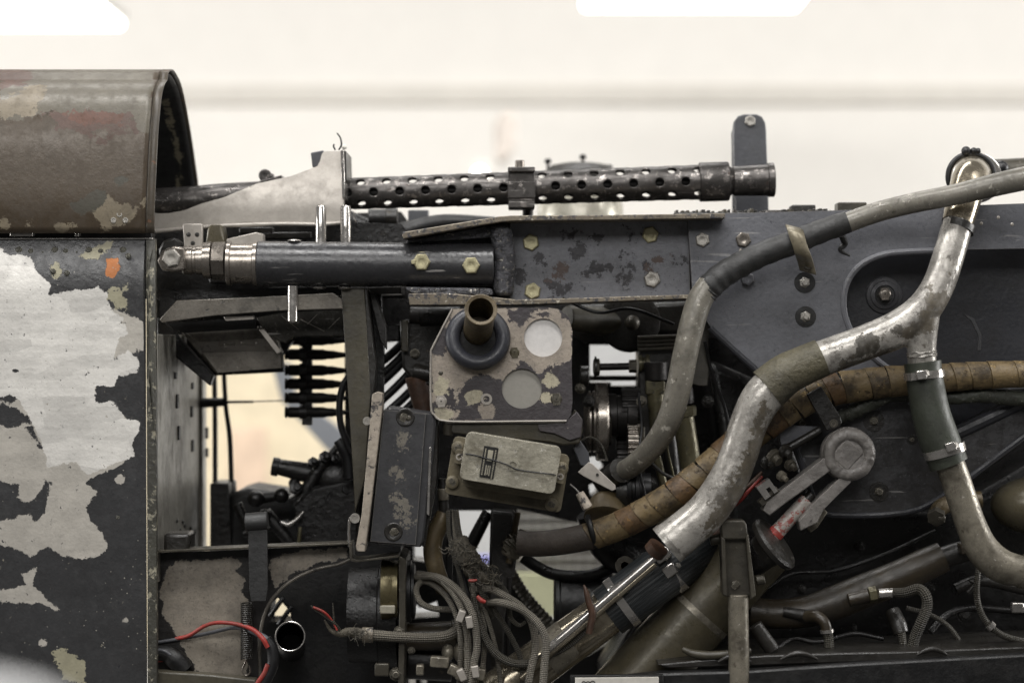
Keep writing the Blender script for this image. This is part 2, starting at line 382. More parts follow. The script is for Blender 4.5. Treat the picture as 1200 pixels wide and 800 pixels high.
M = dict(
 gun=paint('gun_steel', '#53504e', rough=.38, metal=.7, chips=[('#8f8a86', .565, 50, 1, .35), ('#463a34', .63, 40, .2, .7)], grime=.45, scratch=.3, bump=.2),
 gundark=paint('gun_dark', '#2a2827', rough=.5, metal=.6),
 cast=paint('light_casting', '#aaa49c', rough=.42, metal=.3, var=.1, grime=.3, grimecol='#5a554e', chips=[('#55514c', .70, 30, 0, .6)], bump=.1, micro=.2),
 tubeblk=paint('strut_paint', '#353537', rough=.3, var=.1, grime=.2, scratch=.55, edge=('#8a8782', .0015, .8), chips=[('#2c2d30', .68, 35, 0, .5)]),
 steel=paint('worn_steel', '#938c84', rough=.3, metal=.8, chips=[('#4a443e', .63, 35, .2, .6)], grime=.5, grimecol='#37322b', bump=.06, micro=.3),
 bright=paint('bright_steel', '#c9c5c0', rough=.22, metal=.85, var=.08, grime=.3, grimecol='#4a453e', chips=[('#5d574f', .70, 60, .3, .5)], bump=.05, micro=.2),
 zinc=paint('zinc_bolt', '#a9a59e', rough=.38, metal=.7, grime=.25),
 yellow=paint('yellow_bolt', '#b5ae8c', rough=.38, metal=.55, var=.12, grime=.25),
 bear=paint('bearer_paint', '#727378', rough=.38, var=.12, grime=.3, chips=[('#2c2a2d', .655, 28, 0, .55)], edge=('#8a857c', .0018, .6), bump=.25, specks=('#33323a', 220, .16), scratch=.15, attr=[('stain', '#2a282c', 30, 60, 0, .5), ('brown', '#51423b', 30, 60, 0, .6)]),
 weld=paint('weld_block', '#47474b', rough=.33, metal=.4, chips=[('#a8a49d', .575, 95, .8, .35), ('#262529', .6, 60, 0, .5)], bump=1.0, bscale=110, bdist=.004),
 flange=paint('flange_edge', '#7d7466', rough=.4, metal=.35, chips=[('#37363a', .53, 70, 0, .5), ('#cfc8b8', .60, 90, .3, .4)], grime=.4, gscale=30),
 frame=paint('frame_paint', '#636469', rough=.45, var=.1, grime=.2, gscale=12, chips=[('#43434a', .66, 25, 0, .5), ('#a5a29c', .715, 60, .2, .5)], edge=('#807d7a', .002, .5), scratch=.25, specks=('#3d3d44', 160, .1), bump=.3, attr=[('lowtone', '#2c2b2b', 60, 14, 0, .4)]),
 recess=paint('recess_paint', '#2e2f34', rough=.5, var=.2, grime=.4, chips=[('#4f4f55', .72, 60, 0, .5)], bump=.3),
 dark=paint('oily_dark', '#131212', rough=.36, var=.3, grime=.4, bump=.5, chips=[('#2c2925', .64, 40, 0, .5)]),
 dark2=paint('dark_casting', '#24221f', rough=.38, var=.3, grime=.5, bump=.4, chips=[('#4a453d', .63, 50, .2, .45)]),
 black=paint('flat_black', '#0c0c0d', rough=.5, var=.3, bump=.3, micro=.2),
 silver=paint('silver_paint', '#aba7a0', rough=.27, metal=.32, var=.15, grime=.7, grimecol='#3a3631', gscale=34, chips=[('#5f5a52', .59, 30, .1, .55), ('#3a3530', .635, 55, .1, .6), ('#dcdad5', .655, 48, .6, .22)], bump=.25, attr=[('bare', '#38342c', 12, 60, .1, .5), ('soot', '#5a5347', 34, 40, .2, .45)]),
 silver2=paint('dull_silver', '#857f72', rough=.36, metal=.4, var=.15, grime=.7, grimecol='#2d271d', gscale=30, chips=[('#c5c0b5', .63, 50, .5, .35), ('#4a4338', .6, 40, 0, .6)], bump=.25),
 chrome=paint('polished_pipe', '#a89f8d', rough=.2, metal=.8, var=.15, grime=.55, grimecol='#473a28', gscale=22, bump=.08, chips=[('#5d4f3c', .64, 40, .2, .5)]),
 olivewrap=paint('olive_tape', '#55503f', rough=.6, var=.2, grime=.5, bump=.9, bscale=70, bdist=.004, chips=[('#8a8266', .66, 90, 0, .6)]),
 greyhose=paint('grey_hose', '#77736a', rough=.36, metal=.1, var=.16, grime=.6, grimecol='#2d2a22', gscale=28, chips=[('#b5b0a5', .60, 45, .1, .4), ('#4a463d', .62, 40, 0, .5)], bump=.2),
 blktape=paint('black_tape', '#2b2b2b', rough=.55, var=.2, bump=.5, bscale=90),
 tan=paint('tan_wrap', '#6b5b3f', rough=.55, var=.25, grime=.85, grimecol='#20170c', gscale=38, chips=[('#a38a5c', .60, 60, 0, .6), ('#3b2c18', .6, 45, 0, .6)], bump=.6, bscale=120),
 tan2=paint('orange_tan_wrap', '#5c462c', rough=.55, var=.25, grime=.85, grimecol='#20170c', gscale=38, chips=[('#94713f', .60, 60, 0, .6), ('#35230f', .6, 45, 0, .6)], bump=.6, bscale=120),
 brownhose=paint('brown_hose', '#413932', rough=.7, var=.2, grime=.4, bump=.5),
 green=paint('green_rubber', '#31352c', rough=.55, var=.15, grime=.3, bump=.25),
 rubber=paint('black_rubber', '#24282a', rough=.5, var=.15, grime=.2, bump=.25, braid=(20, 2400)),
 grommet=paint('grommet_rubber', '#2f3036', rough=.42, var=.15, grime=.2, chips=[('#54555a', .68, 60, 0, .5)], bump=.2),
 lump=paint('lumpy_hose', '#3d4037', rough=.6, chips=[('#77776b', .58, 60, 0, .5)], grime=.5, bump=.8, bscale=80),
 olive=paint('olive_tube', '#565040', rough=.36, metal=.15, var=.14, grime=.5, grimecol='#221d14', gscale=18, chips=[('#8d8878', .70, 50, .4, .4)], bump=.15),
 olivedk=paint('olive_channel', '#474338', rough=.42, var=.14, grime=.5, chips=[('#7a766a', .68, 60, .2, .5)], bump=.2),
 manifold=paint('brown_manifold', '#352e23', rough=.4, var=.25, grime=.7, bump=.3, chips=[('#5a4e3b', .64, 40, 0, .5)]),
 brownpipe=paint('brown_filler', '#5c503a', rough=.45, metal=.2, var=.2, grime=.5, bump=.3),
 box=paint('box_paint', '#3a3a3c', rough=.4, var=.1, grime=.2, chips=[('#a9a296', .70, 42, .1, .5), ('#6d6a66', .66, 24, 0, .5)], edge=('#918c84', .0012, .3), bump=.2, attr=[('flake', '#6f6a61', 26, 120, .1, .5)]),
 chipedge=paint('chipped_edge', '#a09689', rough=.5, var=.1, chips=[('#3a383a', .56, 40, 0, .5)], grime=.3, bump=.4),
 relay=paint('relay_lid', '#a8a394', rough=.36, metal=.35, var=.2, grime=.7, grimecol='#48412f', gscale=24, chips=[('#cfcbc0', .59, 55, .5, .3), ('#463f31', .625, 55, 0, .6)], bump=.4),
 relaybase=paint('relay_base', '#6f6754', rough=.5, metal=.2, grime=.55, bump=.3),
 braid=paint('grey_braid', '#837d71', rough=.6, var=.15, grime=.3, bump=.6, braid=(7, 1500)),
 braiddk=paint('dark_braid', '#4d493f', rough=.6, var=.2, grime=.4, bump=.6, braid=(7, 1400)),
 fray=paint('frayed_cloth', '#5a5448', rough=.8, var=.3, grime=.4, bump=.6),
 red=paint('red_wire', '#952e27', rough=.5, var=.2, grime=.5, gscale=60, grimecol='#5a4038', bump=0),
 greywire=paint('grey_wire', '#55565a', rough=.45, var=.1, grime=.2, bump=0),
 cable=paint('black_cable', '#141416', rough=.45, var=.2, grime=.1, bump=0),
 rust=paint('rust_brown', '#4a3325', rough=.5, var=.25, grime=.6, bump=.4),
 brass=paint('mottled_brass', '#5f5a45', rough=.38, metal=.45, chips=[('#2e2a1f', .58, 60, 0, .6), ('#bdb79d', .66, 60, .7, .3)], grime=.45, bump=.3),
 goldband=paint('brass_band', '#6a6248', rough=.35, metal=.6, grime=.4),
 label=paint('label_black', '#1f1f1e', rough=.4, var=.1, grime=.1, bump=.1),
 labelprint=paint('label_print', '#9b9686', rough=.45, var=.1, grime=.2, bump=0),
 discb=paint('bright_disc', '#d6d3d0', rough=.45, metal=.25, var=.04, grime=.0, bump=.1, micro=0),
 discg=paint('grey_disc', '#8f8c85', rough=.5, metal=.2, var=.03, grime=.0, bump=.05, micro=0),
 grey=paint('grey_paint', '#75716d', rough=.42, var=.12, grime=.45, gscale=30, edge=('#a8a49c', .0015, .3), bump=.7, bscale=70, bdist=.003, chips=[('#4c4a48', .66, 50, 0, .5)]),
 greydk=paint('post_paint', '#4b4c50', rough=.42, var=.1, grime=.25, edge=('#85827c', .0012, .4), chips=[('#727070', .74, 50, .2, .5)], bump=.2),
 postold=paint('old_steel', '#4f4b42', rough=.4, metal=.35, var=.15, grime=.6, edge=('#8f897c', .0012, .5), bump=.25, chips=[('#7d786d', .63, 45, .4, .4)]),
 firewall=paint('bulkhead_grey', '#aba89f', rough=.4, metal=.3, var=.12, grime=.55, gscale=10, grimecol='#4a453d', chips=[('#4a4742', .66, 25, 0, .6)], bump=.15, micro=.2),
 trayside=paint('tray_grey', '#77726a', rough=.36, metal=.35, var=.2, grime=.75, gscale=18, grimecol='#221f1b', chips=[('#aaa59c', .64, 40, .4, .4), ('#2a2724', .6, 30, 0, .5)], bump=.2),
 chute=paint('chute_sheet', '#3f3d38', rough=.3, metal=.3, var=.3, grime=.6, scratch=.8, chips=[('#8d8980', .62, 55, .4, .35)], bump=.3),
 sticker=paint('sticker_print', '#aaa49d', rough=.4, var=.1, grime=.4, chips=[('#96372f', .54, 55, 0, .5)], bump=.1),
 dish=paint('dish_grey', '#4d4d50', rough=.4, metal=.3, grime=.5, chips=[('#8a8781', .64, 50, .4, .4)], bump=.3),
 cloth=paint('grey_flap', '#4a4740', rough=.6, var=.15, bump=.3),
 white=paint('white_plate', '#cfcbc2', rough=.5, var=.04, grime=.15, bump=.1, micro=0),
 lattice=paint('lattice_grey', '#8e8b86', rough=.6, var=.04, grime=0, bump=0, micro=0),
 palewhite=paint('white_board', '#dcdad5', rough=.6, var=.02, grime=0, bump=0, micro=0),
 pastel=paint('pastel_board', '#c9c9a6', rough=.6, var=.08, grime=0, bump=0, micro=0),
 peach=paint('peach_board', '#dcc3ab', rough=.6, var=.12, grime=0, bump=0, micro=0),
 blueboard=paint('grey_blue_board', '#7f8287', rough=.6, var=.05, grime=0, bump=0, micro=0),
 cream=paint('cream_board', '#ddd0b4', rough=.7, var=.1, grime=0, bump=0, micro=0),
 palegrey=paint('pale_grey_board', '#b3b3b2', rough=.7, var=.03, grime=0, bump=0, micro=0),
 lilac=paint('lilac_panel', '#8f90c8', rough=.6, var=.05, grime=0, bump=0, micro=0),
 wall=paint('wall_paint', '#e9e5de', rough=.75, var=.015, grime=0, bump=.03, micro=0),
 rail=paint('shadow_band', '#d6d1c8', rough=.7, var=.03, grime=0, bump=0, micro=0),
 pale=paint('pale_enamel', '#858585', rough=.35, var=.03, grime=0, bump=0, micro=0),
 glass=paint('pale_dome', '#a39f92', rough=.3, metal=.3, var=.08, grime=.2, bump=.1),
 inner=paint('cowl_inner', '#121212', rough=.65, var=.3, grime=.2, bump=.2, attr=[('streak', '#8d8670', 10, 40, 0, .6)]),
 cowlup=paint('upper_cowl_paint', '#4a4034', rough=.38, metal=.15, var=.16, grime=.35, gscale=14, grimecol='#3f372f', bump=.15, edge=None,
    attr=[('warm', '#503a30', 34, 26, 0, .5), ('rust', '#5e3e31', 26, 30, 0, .6), ('patch', '#5c574c', 12, 40, .1, .45), ('beige', '#7b715f', 14, 45, 0, .55), ('greyspot', '#45433a', 10, 40, 0, .5)]),
 cowllow=paint('lower_cowl_paint', '#39393a', rough=.33, var=.12, grime=.12, bump=.16, bscale=160, bdist=.003, micro=.15, specks=('#a09c92', 150, .11), chips=[('#8c8678', .655, 46, 0, .5), ('#26262a', .62, 50, 0, .4)],
    attr=[('gray', '#b4afa6', 9, 45, .1, .5, .2), ('pale', '#dad7d1', 8, 50, .15, .45, .5), ('lumps', '#9a957e', 10, 90, 0, .6), ('amber', '#ad672b', 5, 60, 0, .5)]),
 cowlrim=paint('cowl_rim_strip', '#463f35', rough=.42, var=.2, grime=.4, chips=[('#6a4a34', .62, 30, 0, .6), ('#8d8676', .68, 60, 0, .5)], bump=.2),
 strapm=paint('tan_strap', '#8b8370', rough=.4, metal=.3, var=.15, grime=.5, bump=.15),
 cowledge=paint('cowl_edge_strip', '#45443d', rough=.42, var=.15, chips=[('#9b9684', .55, 40, .1, .5), ('#2a2a28', .62, 30, 0, .5)], grime=.3, bump=.5),
 plate=paint('chipped_plate', '#3f3b3d', rough=.42, var=.12, grime=.15, bump=.35, chips=[('#a89f93', .655, 42, .1, .5), ('#bdb6a8', .70, 75, .1, .5), ('#6b4038', .74, 55, 0, .6)],
    attr=[('beige', '#9a9084', 14, 55, .1, .45), ('cream', '#a8a18c', 12, 60, .1, .5)]),
 traypaint=paint('tray_panel_paint', '#1d1b1a', rough=.42, var=.2, grime=.3, bump=.3, attr=[('bare', '#958d81', 9, 45, .15, .42)]),
 lamp=glow('lamp_diffuser', '#fffdf8', 4.0),
 spot=glow('lamp_bulb', '#fff6e8', 12.0),
 lhouse=paint('lamp_housing', '#d8d6d0', rough=.6, var=.02, grime=0, bump=0, micro=0),
 pink=paint('pinkish_fitting', '#d8cec5', rough=.6, var=.15, grime=0, bump=0, micro=0),
)
# ------------------------------------------------------------ fasteners: one mesh per kind, copied
def proto(kind):
    b = MB(); o = Vector((0, 0, 0)); ax = Vector((0, -1, 0))
    if kind == 'hex':
        b.lathe(o, ax, [(0, 1.12), (.12, 1.12), (.14, 1.0)], 24)
        b.lathe(o, ax, [(.1, .98), (.62, .98), (.74, .84), (.76, .55), (.70, .40), (.70, .01)], 6)
    elif kind == 'slot':
        b.lathe(o, ax, [(0, 1.0), (.25, .97), (.42, .8), (.48, .5), (.48, .13)], 24, caps=False)
        b.box(Vector((.55, -.36, 0)), (.85, .2, 1.2)); b.box(Vector((-.55, -.36, 0)), (.85, .2, 1.2))
    elif kind == 'nut':
        b.lathe(o, ax, [(0, 1.25), (.15, 1.25)], 24)
        b.lathe(o, ax, [(.14, 1.0), (.7, 1.0), (.8, .85), (.8, .01)], 6)
        pr = [(.7, .55)]
        for i in range(6): pr += [(.85+i*.12, .58), (.91+i*.12, .5)]
        b.lathe(o, ax, pr+[(1.6, .48), (1.6, .01)], 16)
    elif kind == 'rivet':
        b.lathe(o, ax, [(0, 1), (.25, .92), (.42, .65), (.5, .3), (.5, .01)], 16)
    elif kind == 'ring':
        b.lathe(o, ax, [(0, 1), (.3, .95), (.3, .55), (.1, .5), (.1, .01)], 18)
    me_o = b.build(kind, M['zinc']); me = me_o.data
    bpy.data.objects.remove(me_o); return me
PROTO = {}
def fast(kind, parent, px, py, Y, r, mat, name=None, rot=None, label=None, axis=None):
    if kind not in PROTO: PROTO[kind] = proto(kind)
    nm = name or {'hex': 'bolt', 'slot': 'screw', 'nut': 'stud', 'rivet': 'rivet', 'ring': 'rivet'}[kind]
    o = bpy.data.objects.new(nm, PROTO[kind]); COL.objects.link(o)
    p = P(px, py, Y); o.parent = parent; o.location = p-WL[parent.name]; WL[o.name] = p
    s = r*S(Y); o.scale = (s, s, s)
    rr = random.uniform(0, 6.28) if rot is None else rot
    if axis is None: o.rotation_euler = (0, rr, 0)
    else: o.rotation_euler = Vector(axis).to_track_quat('-Y', 'Z').to_euler()
    o.material_slots[0].link = 'OBJECT'; o.material_slots[0].material = M[mat]
    if label: o['label'] = label
    return o
def T(name, label, cat, px, py, Y=0, group=None): return thing(name, label, cat, P(px, py, Y), group)
def tube_part(name, pts, mat, parent, Y=None, r=None, seg=20, sub=8, lump=0, label=None, caps=True, attrs=None):
    w, rad = path(pts, Y, r, sub); o = MB().tube(w, rad, seg, caps, lump).build(name, M[mat], parent, ang=50, attrs=attrs)
    if label: o['label'] = label
    return o
def prism_part(name, out, Y0, Y1, mat, parent, bevel=.0012, holes=(), grid=0, attrs=None, label=None, warp=None):
    o = MB().prism(out, Y0, Y1, holes, grid, warp).build(name, M[mat], parent, bevel, attrs=attrs)
    if label: o['label'] = label
    return o
def box_part(name, x0, y0, x1, y1, Y0, Y1, mat, parent, bevel=.0015, label=None):
    o = MB().pbox(x0, y0, x1, y1, Y0, Y1).build(name, M[mat], parent, bevel)
    if label: o['label'] = label
    return o
def cyl_part(name, x0, y0, x1, y1, Y, r0, r1, mat, parent, seg=24, bevel=.001, Y2=None):
    Y2 = Y if Y2 is None else Y2
    return MB().cyl(P(x0, y0, Y), P(x1, y1, Y2), r0*S(Y), r1*S(Y2), seg).build(name, M[mat], parent, bevel)
def lathe_px(name, px, py, Y, ax, prof, mat, parent, seg=28, bevel=0):
    k = S(Y); return MB().lathe(P(px, py, Y), ax, [(t*k, r*k) for t, r in prof], seg).build(name, M[mat], parent, bevel)
X = Vector((1, 0, 0))

# ------------------------------------------------------------ setting: hall wall and lamps
YW = 4.3
o = MB().box(Vector((0, YW+.1, .3)), (16, .2, 7)).build('wall', M['wall']); tag(o, kind='structure')
sW = S(YW)
o = MB().box(Vector((0, YW-.012, (400-112)*sW)), (16, .025, 22*sW)).build('shadow_band', M['rail'], bevel=.008); tag(o, kind='structure')  # greyer band coloured to stand for a shadow strip across the wall
def lum(label, x1, width, yback, Y):
    t = T('ceiling_lamp', label, 'lamp', x1-100, yback, Y, 'ceiling lamps of the hall')
    b = P(x1, yback, Y)
    MB().box(Vector((b.x-width/2, Y-.35, b.z+.035)), (width, .74, .03)).build('housing', M['lhouse'], t, .01)
    MB().box(Vector((b.x-width/2, Y-.35, b.z+.012)), (width-.02, .72, .03)).build('diffuser', M['lamp'], t, .01)
lum('blurred white ceiling lamp at the upper left above the cowling', 149, 1.6, 33, 3.2)
lum('blurred white ceiling lamp at the top above the perforated gun barrel', 938, .6, 11, 3.4)
t = T('spot_lamp', 'small glaring spot lamp on the wall just above the gun barrel', 'lamp', 562, 205, 3.2)
MB().ball(P(562, 203, 3.2), 6*S(3.2)).build('bulb', M['spot'], t)
MB().cyl(P(562, 196, 3.28), P(562, 203, 3.9), .03, .02).build('stem', M['lhouse'], t)
o = MB().prism([(578, 150), (585, 132), (603, 128), (606, 150), (603, 172), (590, 190), (580, 185)], 3.6, 3.75).build('wall_fitting', M['pink'], bevel=.03)
tag(o, 'soft pinkish fitting on the pale wall above the bright spot lamp', 'wall fitting')

# foreground blur at the lower left corner
t = T('barrier_post', 'pale grey rounded post top blurred close to the camera', 'post', 0, 900, -1.5)
MB().ball(P(-30, 880, -1.5), 105*S(-1.5), sx=1.5, sz=.95).build('cap', M['pale'], t)
MB().cyl(P(-30, 880, -1.5), P(-30, 1500, -1.5), 60*S(-1.5)).build('post', M['pale'], t)

# ------------------------------------------------------------ upper cowling
t = T('upper_cowling', 'arched olive brown upper cowling panel with rust stained peeling paint', 'cowling', 90, 275, -.06)
sec = [(-.061, 273.5), (-.064, 240), (-.062, 200), (-.058, 160), (-.05, 130), (-.040, 109), (-.023, 94), (.002, 85), (.03, 81.5), (.062, 86), (.117, 103), (.188, 146), (.249, 190), (.288, 224), (.31, 280)]
sec = crom([(a, b) for a, b in sec], 4)
def arch(x0f, x1f, off, thick, name, mat, attrs, nx):
    b = MB(); rows = []
    zz = [(400-y)*S(-.06) if a <= 0 else (400-y)*S(a) for a, y in sec]
    n = len(sec)
    for i in range(n):
        j0, j1 = max(i-1, 0), min(i+1, n-1)
        d = Vector((0, sec[j1][0]-sec[j0][0], zz[j1]-zz[j0])).normalized(); nor = Vector((0, -d.z, d.y))
        row = []
        for q in range(nx+1):
            xa = x0f(sec[i][1]); xb = x1f(sec[i][1]); x = xa+(xb-xa)*q/nx
            row.append(b.bm.verts.new(Vector((x, sec[i][0], zz[i]))+nor*off))
        rows.append(row)
    for i in range(n-1):
        for q in range(nx): b.bm.faces.new((rows[i][q], rows[i][q+1], rows[i+1][q+1], rows[i+1][q]))
    return b.build(name, M[mat], t, attrs=attrs, recalc=False, solid=thick)
kx = S(-.06)
edge_x = lambda y: (181+(275-min(y, 275))*.033-600)*kx
patch = mask([[(0, 105), (30, 100), (40, 80), (180, 80), (176, 160), (160, 152), (158, 135), (130, 132), (100, 128), (80, 133), (55, 128), (30, 140), (0, 137)]], clamp=20)
warm = mask([[(35, 128), (60, 132), (100, 126), (158, 134), (160, 150), (120, 158), (60, 150)], [(0, 84), (42, 86), (44, 100), (0, 108)], [(60, 84), (120, 88), (140, 100), (95, 106)]])
rust = mask([circ(57, 117, 13, ry=7), circ(20, 119, 3), [(60, 131), (90, 128), (150, 134), (157, 143), (100, 141)]])
beige = mask([[(0, 120), (30, 103), (55, 102), (48, 118), (40, 132), (0, 138)], [(105, 228), (130, 228), (140, 240), (160, 240), (172, 235), (160, 252), (145, 262), (120, 270), (112, 250)], circ(78, 266, 12, ry=5), circ(5, 262, 8), circ(36, 262, 8, ry=4)])
greyspot = mask([[(82, 240), (110, 222), (130, 226), (112, 250), (92, 250)], circ(142, 213, 8, ry=6), circ(27, 227, 4)])  # a few slightly greyer spots in the paint
arch(lambda y: -.85, lambda y: edge_x(y)-.0105, 0, .003, 'skin', 'cowlup', dict(patch=patch, warm=warm, rust=rust, beige=beige, greyspot=greyspot), 60)
arch(lambda y: edge_x(y)-.0095, lambda y: edge_x(y), .0002, .0014, 'edge_strip', 'cowlrim', None, 2)
streak = mask([[(192, 110), (200, 120), (206, 150), (214, 175), (212, 215), (205, 225), (208, 180), (198, 150), (190, 120)]])
arch(lambda y: -.85, lambda y: edge_x(y)-.004, -.0055, .001, 'inner_lining', 'inner', dict(streak=streak), 60)
for px, py in ((133, 258), (147, 258), (140, 251)): fast('ring', t, px, py, -.063, 3.4, 'zinc')

# ------------------------------------------------------------ lower cowling
t = T('lower_cowling', 'flat dark cowling panel with large bare pale patch and flaking paint', 'cowling', 90, 800, -.06)
pale_polys = [[(-60, 285), (0, 292), (12, 300), (35, 302), (45, 320), (60, 333), (56, 345), (85, 341), (115, 337), (125, 347), (130, 362), (145, 372), (150, 393), (138, 396), (134, 420), (150, 412), (163, 424), (161, 436), (140, 440), (133, 452), (112, 452), (113, 470), (132, 470), (150, 490), (163, 493), (162, 510), (156, 520), (158, 534), (130, 545), (103, 556), (90, 540), (55, 548), (50, 525), (40, 500), (25, 470), (12, 462), (-60, 480)]]
gray_polys = [[(130, 362), (168, 375), (170, 410), (160, 412), (134, 420), (110, 440), (112, 470), (150, 490), (158, 534), (125, 553), (100, 565), (110, 568), (113, 578), (102, 590), (106, 610), (123, 625), (125, 640), (115, 652), (95, 655), (75, 652), (55, 640), (35, 651), (10, 640), (-60, 634), (-60, 470), (30, 470), (100, 480)],
              [(-10, 692), (30, 685), (25, 672), (42, 666), (40, 685), (55, 700), (75, 715), (65, 717), (45, 706), (20, 706), (-10, 704)], circ(140, 561, 6), circ(50, 752, 4), circ(147, 726, 4)]
cuts = [[(-10, 473), (20, 477), (38, 494), (10, 500), (-10, 497)], [(-20, 562), (22, 567), (20, 583), (32, 593), (42, 585), (52, 560), (60, 566), (52, 600), (41, 613), (38, 603), (16, 607), (-20, 612)], [(30, 499), (36, 500), (52, 526), (46, 524)], circ(143, 378, 4, ry=2), circ(18, 434, 4, ry=2)]
lumps = mask([circ(135, 345, 10, ry=9), circ(142, 356, 8, ry=7), circ(147, 337, 4), [(95, 300), (115, 288), (135, 280), (130, 290), (110, 306)], [(60, 762), (75, 760), (100, 775), (100, 800), (75, 795)], circ(65, 318, 7, ry=9)])
amber = mask([[(125, 303), (139, 302), (141, 314), (133, 326), (124, 322)]])
def lw(x, y): return .012*max(0, (345-y)/65)**2 if y < 345 else .0
MB().prism([(-70, 280.5), (168, 280.5), (171, 540), (172, 860), (-70, 860)], -.06, -.056, grid=2.6, warp=lw).build('skin', M['cowllow'], t, attrs=dict(pale=mask(pale_polys, cuts), gray=mask(gray_polys, cuts), lumps=lumps, amber=amber))
MB().prism([(169.2, 280.5), (180, 280.5), (183, 540), (184, 860), (173.2, 860), (172.2, 540)], -.0625, -.052, grid=12, warp=lw).build('edge_strip', M['cowledge'], t, .0012)
MB().prism([(-70, 278.8), (179, 278.8), (179, 280.5), (-70, 280.5)], -.05, -.02).build('top_lip', M['bright'], t, .0005)
for i, px in enumerate((22, 36, 50, 64, 77, 90, 104, 118, 131, 144)): fast('rivet', t, px, 294+(i % 3)*2, -.052, 5.0, 'cowledge')
for px, py in ((62, 318), (150, 300), (138, 606), (78, 320)): fast('rivet', t, px, py, -.0595, 3.5, 'cowledge')
t = T('gap_filler', 'black filler for shadow, with bright slivers, between both cowling panels', 'rail', 90, 276, -.02)
box_part('rail', -70, 268, 178, 290, -.035, -.01, 'black', t)  # black box stands in for the darkness of the open gap
for a, b in ((12, 38), (88, 92)): box_part('clip', a, 272, b, 277, -.05, -.036, 'bright', t, .0005)  # thin bright slivers within the gap

# ------------------------------------------------------------ machine gun
t = T('machine_gun', 'old steel machine gun with perforated cooling jacket and stepped muzzle', 'machine gun', 600, 218, .12)
GY = .12; gs = S(GY)
gA = P(398, 227.5, GY); gB = P(822, 213.5, GY)
def jacket(pa, pb, ra, rb, phase, n, hole_r):
    """perforated tube: eight rows of real holes; opposite rows line up so light passes through"""
    b = MB(); ax = (pb-pa); L = ax.length; ax.normalize()
    nz = Vector((0, -1, 0)); nz = (nz-ax*nz.dot(ax)).normalized(); bz = ax.cross(nz); pitch = L/n
    def vert(u, th, rad): return b.bm.verts.new(pa+ax*u+(nz*math.cos(th)+bz*math.sin(th))*rad)
    for row in range(8):
        th0 = row*math.pi/4; off = .5 if row % 2 else 0
        for c in range(-1, n+1):
            u0 = (c+.5+off+phase)*pitch
            if u0 < pitch*.3 or u0 > L-pitch*.3: 
                solid_ = True
            else: solid_ = False
            if u0+pitch/2 <= .0001 or u0-pitch/2 >= L-.0001: continue
            rm = ra+(rb-ra)*min(1, max(0, u0/L)); hw = math.pi/8
            outer = []
            m = 6
            for q in range(4*m):
                sdn, f = divmod(q, m); f = f/m*2-1
                outer.append(((f, -1), (1, f), (-f, 1), (-1, -f))[sdn])
            K = len(outer); ringsO, ringsI = [], []
            for lev in range(4):
                ro, ri = [], []
                for q in range(K):
                    ox, oy = outer[q]; an = math.atan2(oy, ox)
                    eu = ox*pitch/2; ev = oy*hw*rm
                    hu, hv = math.cos(an)*hole_r, math.sin(an)*hole_r
                    w = (0, .5, .85, 1)[lev]
                    uu = min(L, max(0, u0+eu*(1-w)+hu*w)); vv = th0+(ev*(1-w)+hv*w)/rm
                    rr = ra+(rb-ra)*uu/L
                    ro.append(vert(uu, vv, rr-(0.0004 if lev == 3 else 0))); ri.append(vert(uu, vv, rr-.0026))
                ringsO.append(ro); ringsI.append(ri)
            for lev in range(3):
                for q in range(K):
                    q2 = (q+1) % K
                    for R_, flip in ((ringsO, 0), (ringsI, 1)):
                        f = (R_[lev][q], R_[lev][q2], R_[lev+1][q2], R_[lev+1][q])
                        b.bm.faces.new(f[::-1] if flip else f)
            for q in range(K):
                q2 = (q+1) % K
                if solid_: pass
                b.bm.faces.new((ringsO[3][q], ringsO[3][q2], ringsI[3][q2], ringsI[3][q]))
    bmesh.ops.remove_doubles(b.bm, verts=b.bm.verts, dist=.00012)
    bmesh.ops.dissolve_degenerate(b.bm, edges=b.bm.edges, dist=.00005)
    return b
# mid holes sit at 408 + 30.75 k pixels
npit = 14; phase = (408.5-398)/((822-398)/npit)-.5
jacket(gA, gB, 18.5*gs, 20.5*gs, phase, npit, 5.3*gs).build('cooling_jacket', M['gun'], t, ang=50)
MB().cyl(gA-(gB-gA)*.05, gB, 8.5*gs, 8.5*gs).build('barrel', M['gundark'], t)
ax = (gB-gA).normalized()
def gp(px): return gA+(gB-gA)*((px-398)/(822-398))
MB().lathe(gp(819), ax, [(0, 21.5*gs), (.001, 23*gs), (.035, 23*gs), (.037, 22*gs), (.037, 15*gs)], 36).build('muzzle_collar', M['gun'], t, .0008)
MB().lathe(gp(855), ax, [(0, 18*gs), (.003, 15.5*gs), (.005, 17.5*gs), (.046, 18.5*gs), (.047, 20*gs), (.054, 20*gs), (.055, 18*gs), (.055, 9*gs), (.02, 8*gs)], 36, caps=False).build('muzzle_booster', M['gun'], t)
c = gp(611)
cb = MB()
cb.box(c+Vector((0, 0, .001)), (.031*1.04, .052, .046)).box(c+Vector((-.000, -.004, .0205)), (.033, .056, .006)).box(c+Vector((0, -.003, -.022)), (.032, .054, .008))
cb.build('clamp_band', M['gun'], t, .0012)
MB().box(c+Vector((.0, -.0245, -.004)), (.0335, .008, .02)).build('clamp_plate', M['gun'], t, .0008)
MB().cyl(c+Vector((-.002, 0, .02)), c+Vector((-.002, 0, .034)), .0058).build('clamp_bolt', M['steel'], t, .0008)
MB().cyl(c+Vector((.008, .01, -.05)), c+Vector((.008, .01, -.02)), .0065).build('clamp_stud', M['gundark'], t, .0008)
